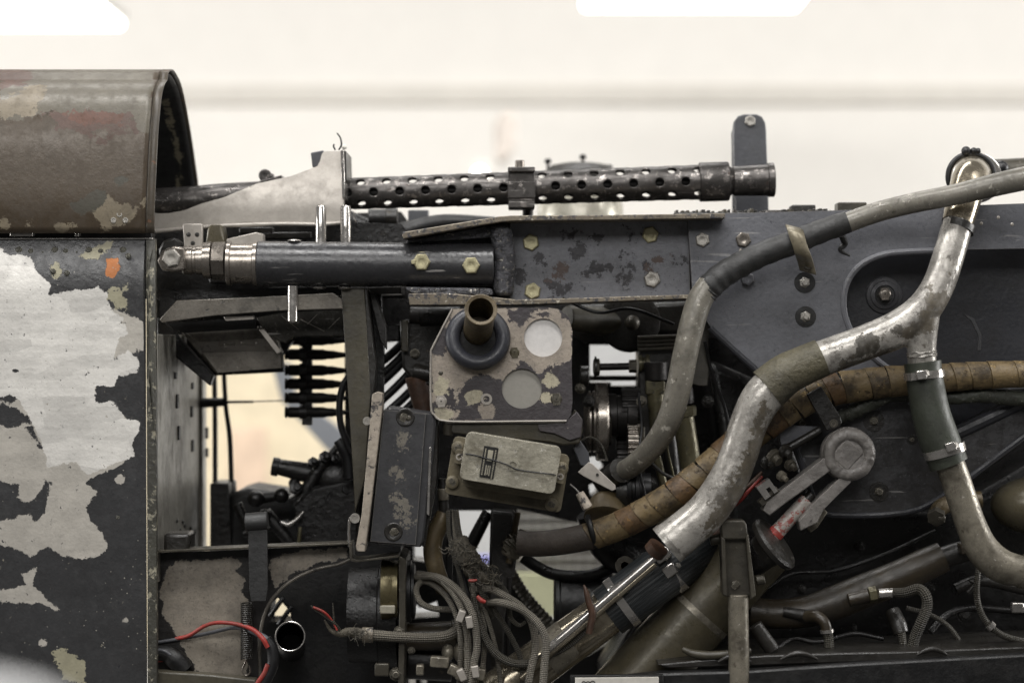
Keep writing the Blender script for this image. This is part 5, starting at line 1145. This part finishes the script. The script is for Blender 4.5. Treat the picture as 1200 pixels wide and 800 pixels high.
tube_part('conduit', [(521, 600, -.01, 9), (517, 612, -.01, 11), (509, 628, -.01, 11), (507, 648, -.01, 11), (512, 670, -.01, 10.5), (520, 690, .0, 10)], 'brownpipe', t, seg=20)
cyl_part('lead', 519, 560, 521, 604, -.01, 6, 6.5, 'dark2', t); cyl_part('cap', 519, 572, 520, 586, -.012, 6.5, 6.5, 'silver2', t)
prism_part('strip', [(524, 600), (531, 600), (530, 690), (522, 690)], .02, .04, 'black', t)

# ------------------------------------------------------------ dark struts behind the bundle
t = T('dark_strut', 'tall dark strut with frayed joint in front of pale gap', 'strut', 590, 680, .06)
prism_part('strut', [(575, 598), (602, 600), (607, 640), (604, 665), (592, 720), (588, 810), (576, 810), (572, 700)], .06, .1, 'dark2', t, bevel=.003)
cyl_part('side_rod', 607, 600, 596, 660, .05, 3.5, 3.5, 'brownpipe', t, 10); cyl_part('rod', 597, 676, 593, 830, .05, 2.6, 2.6, 'gundark', t, 10)
tube_part('frayed_joint', [(594, 652, .05, 8), (603, 640, .05, 13), (611, 632, .05, 12), (616, 622, .05, 6)], 'fray', t, seg=16, lump=.25)
t = T('thin_brace', 'slim dark diagonal brace crossing the white gap', 'brace', 560, 630, .1)
cyl_part('brace', 572, 600, 546, 650, .1, 7, 8, 'dark', t, 12); cyl_part('red_line', 524, 598, 540, 640, .14, 1.2, 1.2, 'rust', t, 8)
t = T('ribbed_hose', 'blurred brown ribbed hose running diagonally in the gap', 'hose', 630, 700, .2)
w, rr = path([(598, 670, .2, 7), (612, 693, .2, 7), (630, 715, .2, 7), (652, 738, .2, 7)], sub=16)
rr = [r*(1+.12*math.sin(i*1.9)) for i, r in enumerate(rr)]; MB().tube(w, rr, 14).build('hose', M['postold'], t)
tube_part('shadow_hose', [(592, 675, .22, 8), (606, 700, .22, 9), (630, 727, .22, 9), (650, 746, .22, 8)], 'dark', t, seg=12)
t = T('black_canister', 'black canister with a raised rim between grid board and chrome rod', 'canister', 690, 705, .12)
lathe_px('body', 649, 705, .12, X, [(0, 32), (2, 36), (6, 36), (8, 33), (70, 32), (72, 20)], 'black', t, 40)
tube_part('top_hose', [(612, 652, .1, 7), (630, 664, .1, 7), (652, 673, .1, 7), (690, 674, .1, 7), (720, 664, .1, 7)], 'dark', t, seg=14)
t = T('hidden_bracket', 'dull eye bracket peeping out above the chrome rod', 'bracket', 735, 660, .02)
lathe_px('eye', 732, 662, .02, (0, -1, 0), [(0, 11), (6, 11), (6, 5), (0, 5)], 'postold', t, 20)

# ------------------------------------------------------------ engine core, a dark casting with openings
t = T('engine_core', 'dark oily engine casting filling the background with openings', 'engine', 800, 800, .3)
outl = [(404, 250), (470, 248), (480, 262), (860, 258), (1280, 262), (1280, 870), (404, 870)]
hs = [[(447, 402), (478, 398), (484, 418), (494, 440), (503, 485), (447, 485)],
      [(691, 404), (748, 404), (748, 440), (748, 452), (716, 452), (716, 448), (691, 448)],
      [(524, 598), (602, 598), (600, 645), (580, 668), (540, 660), (528, 640)],
      [(606, 596), (690, 615), (735, 640), (735, 672), (700, 690), (665, 700), (655, 760), (640, 745), (612, 715), (598, 690), (603, 640)],
      [(484, 636), (510, 638), (510, 660), (484, 656)], [(481, 700), (492, 712), (512, 704), (515, 722), (482, 724)],
      [(478, 782), (487, 780), (487, 850), (477, 850)], [(492, 790), (500, 790), (500, 810), (493, 806)],
      [(692, 512), (704, 512), (706, 524), (693, 526)], [(688, 536), (700, 534), (708, 548), (698, 560)], [(690, 568), (698, 565), (700, 578), (692, 582)],
      [(808, 606), (826, 600), (830, 612), (816, 622)], [(686, 748), (720, 736), (716, 752), (690, 768), (676, 772)], [(770, 604), (785, 600), (790, 620), (776, 616)],
      [(314, 0)]]
hs = [h for h in hs if len(h) > 2]
prism_part('casting', outl, .28, .34, 'dark', t, holes=hs, bevel=0)
prism_part('crankcase', [(830, 420), (900, 450), (960, 600), (1110, 600), (1280, 500), (1280, 800), (700, 800), (760, 700), (860, 640)], .12, .27, 'dark', t, bevel=.01)  # base colour kept dark for the shadow beneath the bearer
prism_part('upper_casting', [(660, 357), (835, 352), (860, 395), (760, 396), (690, 402), (668, 390)], .14, .27, 'dark2', t, bevel=.01)
box_part('rear_crossbar', 690, 440, 750, 446, .26, .275, 'dark2', t)
lathe_px('valve_cover', 738, 377, .13, (0, -1, 0), [(0, 36), (4, 35), (6, 30)], 'dark2', t, 36); MB().ball(P(741, 378, .115), 9*S(.1)).build('knob', M['postold'], t)
cyl_part('oil_tube', 664, 372, 718, 378, .1, 14, 18, 'olivedk', t, Y2=.14); cyl_part('oil_tube', 480, 369, 536, 371, .08, 10, 10, 'dark2', t)
prism_part('dark_backing', [(405, 640), (470, 640), (470, 870), (300, 870), (300, 680)], .14, .2, 'black', t, bevel=0, holes=[[(318, 706), (326, 700), (340, 716), (342, 728), (316, 728)]])  # black plate in place of the unlit interior behind the tray
for a, b_ in ((322, 712), (332, 722)): cyl_part('brace', a-6, b_+10, a+10, b_-12, .13, 3, 3, 'black', t, 8)

# left engine accessories
t = T('accessory_housing', 'dark grey bolted accessory housing below the bearer bracket', 'housing', 495, 430, .1)
prism_part('housing', [(468, 376), (476, 374), (500, 376), (520, 380), (520, 440), (505, 452), (485, 448), (472, 432)], .08, .14, 'dark2', t, bevel=.003)
box_part('face_strip', 470, 375, 478, 412, .07, .08, 'olivedk', t); fast('hex', t, 486, 414, .075, 5, 'postold')
cyl_part('motor', 492, 371, 540, 370, .08, 11, 11, 'dark', t); box_part('mount', 440, 380, 468, 400, .1, .14, 'dark', t)
cyl_part('copper_neck', 488, 440, 500, 490, .09, 14, 12, 'rust', t); cyl_part('collar', 484, 434, 504, 438, .08, 9, 9, 'dark2', t)
t = T('ignition_leads', 'fan of dark curved leads against the white gap', 'leads', 468, 440, .14)
for i, (x0, y0, x1, y1) in enumerate(((440, 428, 472, 402), (444, 450, 482, 412), (446, 470, 490, 425), (452, 484, 498, 440), (466, 488, 502, 452), (444, 440, 470, 418))):
    tube_part('lead', [(x0-8, y0+8, .15, 5), ((x0+x1)/2+1, (y0+y1)/2+1, .15, 5.2), (x1+4, y1-4, .15, 5.2)], 'cable', t, seg=10)
t = T('side_brace', 'dark curved brace right of the channel post', 'brace', 440, 400, .06)
prism_part('brace', [(432, 340), (447, 343), (450, 400), (449, 478), (438, 478), (438, 420)], .06, .08, 'dark', t)

# gears and pulley at the centre
t = T('pulley_shaft', 'steel pulley disc and toothed gear on a horizontal shaft', 'pulley', 715, 494, .1)
lathe_px('pulley', 684, 494, .1, X, [(0, 20), (4, 32), (6, 36), (8, 36), (9, 33), (11, 36), (13, 36), (14, 44), (16, 46), (26, 46), (28, 44), (29, 30), (32, 26)], 'steel', t, 48)
lathe_px('shaft', 712, 487, .1, X, [(0, 26), (10, 26), (11, 24), (22, 24), (23, 26), (34, 26)], 'gundark', t, 36)
def gear(name, px, py, Y, r, n, w_, mat):
    b = MB(); k_ = S(Y); prof = []
    for i in range(n):
        for f, rr_ in ((0, r*.9), (.25, r*.9), (.35, r), (.75, r), (.85, r*.9)):
            a = 2*math.pi*(i+f)/n; prof.append((math.cos(a)*rr_*k_, math.sin(a)*rr_*k_))
    o_ = P(px, py, Y)
    A_ = [b.bm.verts.new(o_+Vector((0, u, v))) for u, v in prof]; B_ = [b.bm.verts.new(o_+Vector((w_*k_, u, v))) for u, v in prof]
    n2 = len(prof)
    for i in range(n2): b.bm.faces.new((A_[i], A_[(i+1) % n2], B_[(i+1) % n2], B_[i]))
    b.bm.faces.new(A_[::-1]); b.bm.faces.new(B_)
    return b.build(name, M[mat], t, .0005)
gear('gear', 728, 478, .1, 24, 20, 22, 'gundark'); gear('gear', 735, 520, .08, 24, 24, 18, 'steel'); gear('gear', 735, 575, .08, 18, 20, 28, 'gundark'); gear('gear', 722, 540, .12, 30, 24, 14, 'gundark')
lathe_px('spindle', 735, 575, .06, X, [(-14, 24), (-8, 26), (0, 26), (2, 14)], 'dark2', t)
t = T('plunger_bolt', 'horizontal adjusting bolt with washers before the white opening', 'bolt', 720, 430, .1)
cyl_part('shank', 698, 430, 742, 429, .1, 4.2, 4.2, 'gundark', t, 14)
lathe_px('head', 695, 430, .1, X, [(0, 6), (1, 10), (7, 10), (8, 8)], 'postold', t, 6); lathe_px('washer', 697, 430, .1, X, [(0, 12.5), (2, 12.5)], 'dark2', t)
lathe_px('nut', 737, 429, .1, X, [(0, 7.5), (9, 8)], 'postold', t, 6); lathe_px('bush', 748, 426, .1, X, [(0, 10), (4, 10.5), (5, 8), (8, 8), (9, 11), (13, 11)], 'brass', t)
t = T('valve_block', 'dark ribbed valve block with mottled brass cylinders', 'valve block', 780, 450, .06)
prism_part('body', [(748, 394), (800, 392), (804, 520), (756, 520), (748, 480)], .1, .16, 'dark2', t, bevel=.003)
for i in range(4): cyl_part('rib', 747, 396+i*4.4, 796, 394+i*4.4, .09, 2.4, 2.4, 'postold', t, 10)
cyl_part('cylinder', 768, 424, 769, 446, .08, 14, 13, 'gundark', t); cyl_part('cylinder', 768, 455, 772, 505, .08, 10.5, 10, 'brass', t); box_part('collar', 757, 446, 779, 462, .07, .09, 'brass', t)
cyl_part('cylinder', 800, 486, 810, 548, .05, 13, 12.5, 'brass', t); lathe_px('collar', 799, 476, .05, (.1, 0, -1), [(0, 16), (3, 17), (12, 16), (13, 13)], 'brass', t, 8)
cyl_part('cylinder', 798, 455, 800, 474, .05, 14, 14, 'gundark', t); cyl_part('stem', 783, 500, 790, 570, .1, 9, 9, 'dark2', t)
prism_part('flap', [(826, 366), (834, 372), (830, 400), (831, 430), (829, 452), (818, 452), (806, 448), (812, 420), (820, 390)], .02, .026, 'cloth', t, bevel=.001)
cyl_part('drain', 775, 625, 785, 590, .08, 8, 8, 'olivedk', t)
t = T('oil_fitting', 'black hydraulic fitting with shiny stripes under the grey hose', 'fitting', 745, 575, .03)
lathe_px('body', 734, 572, .05, X, [(0, 20), (5, 22), (6, 18), (9, 18), (10, 22), (14, 22), (15, 18), (28, 18)], 'cable', t, 28)
lathe_px('cone', 712, 585, .06, (-.1, -.6, -.8), [(0, 18), (10, 24), (26, 26), (30, 20)], 'brownpipe', t, 28)
t = T('underside_pipe', 'dark pipe hidden behind the tan wrapped hose', 'pipe', 720, 640, .1)
tube_part('pipe', [(690, 600, .08, 16), (712, 640, .09, 20), (760, 660, .1, 24), (830, 650, .1, 24)], 'dark', t, seg=24); tube_part('pipe', [(770, 650, .08, 10), (800, 642, .08, 10), (850, 620, .08, 10)], 'rust', t, seg=16)

# ------------------------------------------------------------ black rubber hose with clamps, pipe, chrome rod
t = T('rubber_hose', 'black ribbed rubber hose on a worn pipe running down to lower left', 'hose', 740, 690, -.02)
tube_part('hose', [(822, 640, .03, 29), (800, 655, .01, 30), (772, 674, -.01, 31), (740, 697, -.02, 31), (712, 717, -.02, 30)], 'rubber', t, seg=36)
tube_part('pipe', [(722, 709, -.02, 26), (690, 734, -.02, 26.5), (650, 763, -.02, 27), (600, 800, -.02, 28), (560, 830, -.02, 28)], 'chrome', t, seg=32)
tube_part('pipe_paint', [(668, 748, -.0225, 26), (640, 770, -.0225, 26.5)], 'silver2', t, seg=28)
tt = T('hose_clamp', 'upper steel clamp band on the black ribbed rubber hose', 'clamp', 785, 672, -.02, 'hose clamps')
band(785, 665, -.003, (.8, -.1, .6), 31, 12, 'band', tt); MB().box(P(776, 650, -.035), (.02, .01, .014), Euler((0, R(-35), 0)).to_matrix())  .build('clamp_housing', M['bright'], tt, .002); MB().box(P(785, 668, -.037), (.016, .008, .014), Euler((0, R(-35), 0)).to_matrix()).build('clamp_fold', M['bright'], tt, .002)
fast('slot', tt, 795, 662, -.04, 3.6, 'zinc', name='clamp_screw', axis=(.6, -.5, .5))
tt = T('hose_clamp', 'lower steel clamp band on the black rubber hose next to chrome rod', 'clamp', 730, 705, -.02, 'hose clamps')
band(729, 705, -.02, (.8, 0, .58), 31, 10, 'band', tt); MB().box(P(724, 690, -.052), (.018, .01, .012), Euler((0, R(-35), 0)).to_matrix()).build('clamp_housing', M['bright'], tt, .002)
fast('slot', tt, 733, 690, -.055, 4.0, 'rust', name='clamp_screw', axis=(.6, -.5, .5))
t = T('chrome_rod', 'thin shiny chrome rod running diagonally above the rubber hose', 'rod', 710, 700, -.06)
cyl_part('rod', 771, 650, 640, 762, -.06, 4.5, 5, 'bright', t, 16); cyl_part('rod', 768, 660, 610, 795, -.058, 4, 4, 'chrome', t, 14)
tube_part('lead_end', [(690, 742, -.07, 4), (694, 720, -.07, 4.5), (690, 705, -.07, 4), (687, 693, -.07, 3), (684, 685, -.07, 1)], 'rust', t, seg=10)

# ------------------------------------------------------------ big olive tube
t = T('olive_duct', 'large straight olive grey tube rising to the right at the bottom', 'duct', 790, 740, .0)
cyl_part('duct', 890, 640, 690, 860, .02, 40, 42, 'olive', t, 48)
a_ = P(822, 715, .02); dv_ = (P(690, 860, .02)-P(890, 640, .02)).normalized()
MB().lathe(a_, dv_, [(0, .0404), (.0004, .0412), (.008, .0412), (.0084, .0404)], 48, caps=False).build('seam_ring', M['silver2'], t)
# vertical fork post
t = T('fork_post', 'old steel forked post standing on the bottom rail', 'post', 865, 765, -.08)
prism_part('fork_top', [(844, 612), (850, 609), (872, 609), (875, 614), (877, 632), (846, 632)], -.085, -.06, 'postold', t, bevel=.002)
prism_part('cheek', [(845, 628), (850, 632), (853, 699), (847, 697)], -.088, -.06, 'postold', t)
prism_part('cheek', [(874, 628), (877, 625), (886, 698), (880, 702)], -.088, -.06, 'postold', t)
prism_part('web', [(848, 628), (876, 628), (883, 699), (851, 699)], -.075, -.06, 'postold', t); fast('slot', t, 862, 685, -.076, 5, 'postold')
cyl_part('rod', 865, 696, 866, 800, -.07, 12, 12.5, 'silver2', t)
cyl_part('pin', 886, 680, 896, 678, -.06, 6, 6, 'postold', t); cyl_part('side_bolt', 832, 633, 848, 630, -.06, 6, 6, 'postold', t)
cyl_part('stay', 884, 732, 906, 762, -.04, 9, 9, 'dark2', t)

# ------------------------------------------------------------ lower manifold pipe and braided hoses
t = T('manifold_pipe', 'brown oily manifold pipe along the dark lower crankcase', 'pipe', 1000, 700, .0)
tube_part('pipe', [(878, 716, .03, 17), (910, 719, .03, 17.5), (945, 716, .03, 18.5), (975, 707, .03, 20), (1010, 693, .03, 20), (1050, 677, .03, 19.5), (1085, 661, .03, 19), (1105, 652, .03, 18)], 'manifold', t, seg=28)
tube_part('pipe', [(1100, 655, .03, 13), (1125, 647, .03, 13), (1160, 640, .03, 12)], 'dark2', t, seg=20); box_part('nut', 1126, 638, 1138, 650, .0, .03, 'manifold', t, .002)
tube_part('saddle', [(918, 716, .012, 6), (940, 720, .01, 7), (955, 722, .01, 8)], 'dark2', t, seg=14)
t = T('drain_hose', 'short braided drain hose turning down from the manifold', 'hose', 965, 730, -.01)
tube_part('elbow', [(945, 722, .0, 7), (957, 722, -.01, 7), (966, 729, -.015, 6.5), (969, 739, -.015, 6.5)], 'manifold', t, seg=16); tube_part('braid', [(969, 737, -.015, 6), (971, 748, -.015, 6), (972, 766, -.015, 6)], 'braiddk', t, seg=14)
band(969, 739, -.015, (.15, 0, -1), 6.5, 4, 'ferrule', t)
t = T('braided_hose', 'braided hose with bright ferrule looping down to the bottom rail', 'hose', 1060, 700, -.01)
cyl_part('red_union', 994, 703, 1018, 697, -.005, 8, 8, 'manifold', t); lathe_px('hex_union', 1018, 697, -.005, (1, 0, .15), [(0, 8), (.5, 9.5), (9, 9.5)], 'brass', t, 6); cyl_part('ferrule', 1029, 695, 1048, 694, -.008, 6, 5.5, 'bright', t)
tube_part('braid', [(1046, 694, -.01, 5.5), (1060, 694, -.012, 6), (1076, 690, -.015, 6.5), (1085, 698, -.02, 6.5), (1086, 712, -.02, 6.5), (1078, 732, -.02, 6.5), (1071, 750, -.015, 6.5), (1066, 775, -.01, 6.5)], 'braiddk', t, seg=16)
tube_part('sleeve', [(1046, 716, .02, 9), (1052, 730, .01, 10), (1056, 742, .005, 9)], 'dark2', t, seg=16); tube_part('braid', [(1056, 740, .0, 5), (1058, 752, .0, 4.5), (1059, 770, .0, 4.5)], 'braiddk', t, seg=12)
tube_part('rear_cable', [(1062, 712, .02, 3), (1090, 720, .02, 3), (1112, 734, .02, 3), (1128, 756, .02, 3)], 'braiddk', t, seg=10)
t = T('clipped_cable', 'dark thin cable with small bright clip curving to right edge', 'cable', 1150, 700, -.02)
tube_part('cable', [(1152, 652, -.01, 3), (1146, 672, -.02, 3.6), (1145, 700, -.02, 3.8), (1152, 722, -.02, 3.8), (1166, 738, -.02, 3.8), (1186, 748, -.02, 3.8), (1230, 756, -.02, 3.8)], 'braiddk', t, seg=12)
band(1161, 733, -.02, (.7, 0, -.7), 4.3, 6, 'clip', t)
tube_part('tail', [(1140, 690, -.01, 1.5), (1134, 694, -.01, 2), (1142, 684, -.01, 2), (1136, 680, -.01, 1.5)], 'dark2', t, seg=8); box_part('ferrule', 1186, 706, 1200, 718, -.02, -.01, 'bright', t)
t = T('pipe_union', 'worn angled pipe union with hex nut under the bearer', 'union', 1105, 600, .0)
tube_part('elbow', [(1096, 604, -.01, 9), (1103, 594, -.01, 10), (1120, 588, .0, 10), (1150, 585, .0, 10)], 'brownpipe', t, seg=18); lathe_px('hex', 1098, 603, -.02, (-.3, -.8, -.4), [(0, 11), (8, 11), (9, 8)], 'postold', t, 6); fast('rivet', t, 1104, 607, -.03, 4.5, 'postold')
t = T('olive_tank', 'rounded olive tank end cut off by the right edge', 'tank', 1200, 595, .02)
MB().ball(P(1222, 592, .04), 62*S(), sx=1.0, sy=.7, sz=.58, seg=40).build('tank', M['olive'], t)

# ------------------------------------------------------------ bottom rail
t = T('bottom_rail', 'black curved lower cowling rail across the bottom right', 'rail', 980, 790, -.05)
prism_part('ledge', [(770, 778), (850, 770), (900, 767), (1000, 764), (1060, 763), (1200, 757), (1280, 754), (1280, 764), (1000, 776), (880, 780), (780, 782)], -.06, .08, 'dark2', t, bevel=.002)
prism_part('front_skin', [(775, 788), (880, 785), (1000, 777), (1200, 766), (1280, 762), (1280, 880), (700, 880), (700, 797)], -.075, -.05, 'black', t, bevel=.003)
for a, b_, h, y in ((842, 880, 6, 769), (915, 958, 5, 766), (1075, 1110, 4, 761)):
    tube_part('scallop', [(a, y+6, -.07, 1.5), ((a*3+b_)/4, y+1, -.07, 3), ((a+b_)/2, y-1, -.07, 3.5), ((a+3*b_)/4, y+1, -.07, 3), (b_, y+6, -.07, 1.5)], 'dark2', t, seg=12)
tube_part('olive_tongue', [(800, 760, -.05, 3), (815, 766, -.055, 5), (840, 767, -.06, 5), (880, 762, -.06, 4)], 'olivedk', t, seg=14)
t = T('white_plate', 'narrow white plate edge lying at the very bottom', 'plate', 720, 797, -.09)
prism_part('plate', [(674, 794), (772, 793), (772, 830), (674, 830)], -.09, -.085, 'white', t, bevel=.0005)
lt = MB()
for a, b_ in ((684, 2.2), (689, 2.2), (694.5, 2.8)): lt.torus(P(a, 800.2, -.0905), (0, -1, 0), b_*S(-.09), .55*S(-.09), 16, 6)
lt.build('lettering', M['dark2'], t)
prism_part('frame', [(668, 791), (778, 790), (778, 840), (668, 840)], -.083, -.075, 'black', t)

# ------------------------------------------------------------ loose wires and small pipes in the dark places
t = T('loose_wires', 'thin loose dark wires crossing the gear area behind the grey hose', 'wires', 760, 540, .02)
for pts_, r_, m in (([(676, 520, .0), (690, 512, .0), (704, 520, .0), (712, 540, .0)], 1.2, 'braiddk'), ([(748, 460, .03), (752, 500, .03), (748, 540, .02), (756, 580, .02)], 1.6, 'cable'), ([(780, 450, .03), (786, 480, .03), (782, 520, .03), (790, 560, .03)], 1.3, 'brass'),
                     ([(760, 540, .02), (780, 556, .02), (800, 560, .02), (830, 548, .02)], 2.2, 'dark2'), ([(826, 400, .01), (835, 440, .02), (850, 480, .03), (860, 530, .03)], 2.0, 'cable'), ([(660, 350, -.0), (700, 366, .05), (740, 362, .06), (790, 380, .05)], 2.0, 'cable')):
    tube_part('wire', [(a, b_, c1, r_) for a, b_, c1 in pts_], m, t, seg=8)
t = T('oil_lines', 'thin dark lubricant lines running along the black crankcase side', 'pipes', 1000, 660, .06)
for pts_, r_, m in (([(900, 690, .09), (930, 672, .09), (980, 668, .09), (1040, 648, .09), (1096, 622, .09)], 2.4, 'dark'), ([(1090, 740, .03), (1110, 720, .04), (1140, 712, .05), (1200, 716, .06), (1250, 712, .06)], 4, 'dark'),
                     ([(905, 762, .0), (930, 748, .02), (960, 752, .02), (1000, 742, .03), (1036, 748, .02)], 3, 'dark'), ([(1120, 690, .06), (1150, 680, .06), (1200, 690, .06), (1250, 700, .06)], 7, 'dark2')):
    tube_part('line', [(a, b_, c1, r_) for a, b_, c1 in pts_], m, t, seg=10)
for px, py, r in ((1008, 640, 6), (1090, 690, 6), (1130, 720, 7), (940, 690, 5), (1180, 650, 6), (1000, 735, 5)): fast('nut', t, px, py, .115, r, 'dark2')
t = T('small_fittings', 'cluster of small dark bolts and unions around the pulley shaft', 'fittings', 740, 530, .05)
for px, py, r, m in ((690, 470, 6, 'dark2'), (752, 470, 5, 'postold'), (755, 530, 6, 'postold'), (762, 566, 7, 'dark2'), (780, 578, 5, 'brass'), (706, 596, 6, 'dark2'), (798, 440, 5, 'postold'), (742, 600, 6, 'postold'), (680, 455, 5, 'postold'), (830, 470, 6, 'dark2'), (815, 560, 6, 'postold')): fast('nut', t, px, py, .05, r, m)
for a, b_, c1, d_, r, m in ((752, 500, 752, 560, 4, 'postold'), (680, 440, 690, 440, 12, 'dark2'), (764, 512, 778, 570, 5, 'brass'), (700, 560, 720, 590, 8, 'dark2')): cyl_part('union', a, b_, c1, d_, .06, r, r, m, t, 14)
# ------------------------------------------------------------ what shows through the gaps, behind the engine
t = T('grid_board', 'white board with thin grey grid seen through the lower gap', 'board', 665, 660, 1.0)
box_part('board', 596, 590, 760, 690, 1.0, 1.02, 'palewhite', t)
for i in range(15): box_part('grid_bar', 600+i*12, 590, 600.8+i*12, 690, .992, 1.0, 'lattice', t, 0)
for i in range(9): box_part('grid_bar', 596, 592+i*12, 760, 592.8+i*12, .988, .996, 'lattice', t, 0)
t = T('pastel_board', 'pale green yellow board blurred behind the ribbed hose', 'board', 630, 710, .9)
box_part('board', 600, 672, 668, 722, .9, .92, 'pastel', t, 0)
t = T('peach_board', 'pale peach board blurred low behind the left gap', 'board', 290, 560, 3.9)
box_part('board', 268, 500, 312, 640, 3.9, 3.93, 'peach', t, .005)
t = T('lilac_panel', 'lilac blue panel blurred behind cable bundle', 'panel', 565, 660, 1.2)
box_part('panel', 556, 650, 580, 690, 1.2, 1.22, 'lilac', t, .005)
t = T('leaning_strut', 'grey blue diagonal board blurred behind the cartridge belt', 'board', 380, 490, 1.4)
prism_part('board', [(318, 425), (340, 425), (345, 460), (420, 520), (420, 560), (400, 545), (330, 470)], 1.4, 1.43, 'blueboard', t)
t = T('backdrop', 'added cream panel toning down the wall behind left gap and belt', 'backdrop', 320, 520, 4.1)
box_part('panel', 150, 330, 432, 760, 4.1, 4.13, 'cream', t, .005)  # cream board added to dim the lower wall in the gap
t = T('backdrop', 'added pale grey panel toning down the wall behind the engine centre', 'backdrop', 640, 560, 4.1)
box_part('panel', 436, 330, 860, 790, 4.1, 4.13, 'palegrey', t, .005)  # grey board added so the openings look less bright
# small oddments on the upper left of the bracket gap
t = T('sight_cable', 'dark canister and tubes below the perforated barrel', 'canister', 440, 265, .2)
cyl_part('canister', 432, 258, 464, 257, .2, 13, 12, 'dark', t); cyl_part('cap', 452, 257, 466, 257, .2, 13, 13, 'dark2', t)
tube_part('hose', [(424, 262, .15, 5), (427, 275, .15, 5), (434, 290, .15, 5)], 'brass', t, seg=12)
tube_part('hose', [(440, 285, .2, 16), (480, 272, .2, 13), (520, 262, .2, 11), (580, 262, .2, 8)], 'black', t, seg=16)
prism_part('post', [(478, 246), (502, 246), (502, 262), (478, 270)], .25, .28, 'greydk', t)
cyl_part('wire', 414, 250, 424, 285, .14, .8, .8, 'cast', t, 6)
tube_part('rear_tube', [(400, 252, .22, 10), (430, 268, .22, 12), (470, 280, .22, 12)], 'dark', t, seg=14)

bpy.context.view_layer.update()
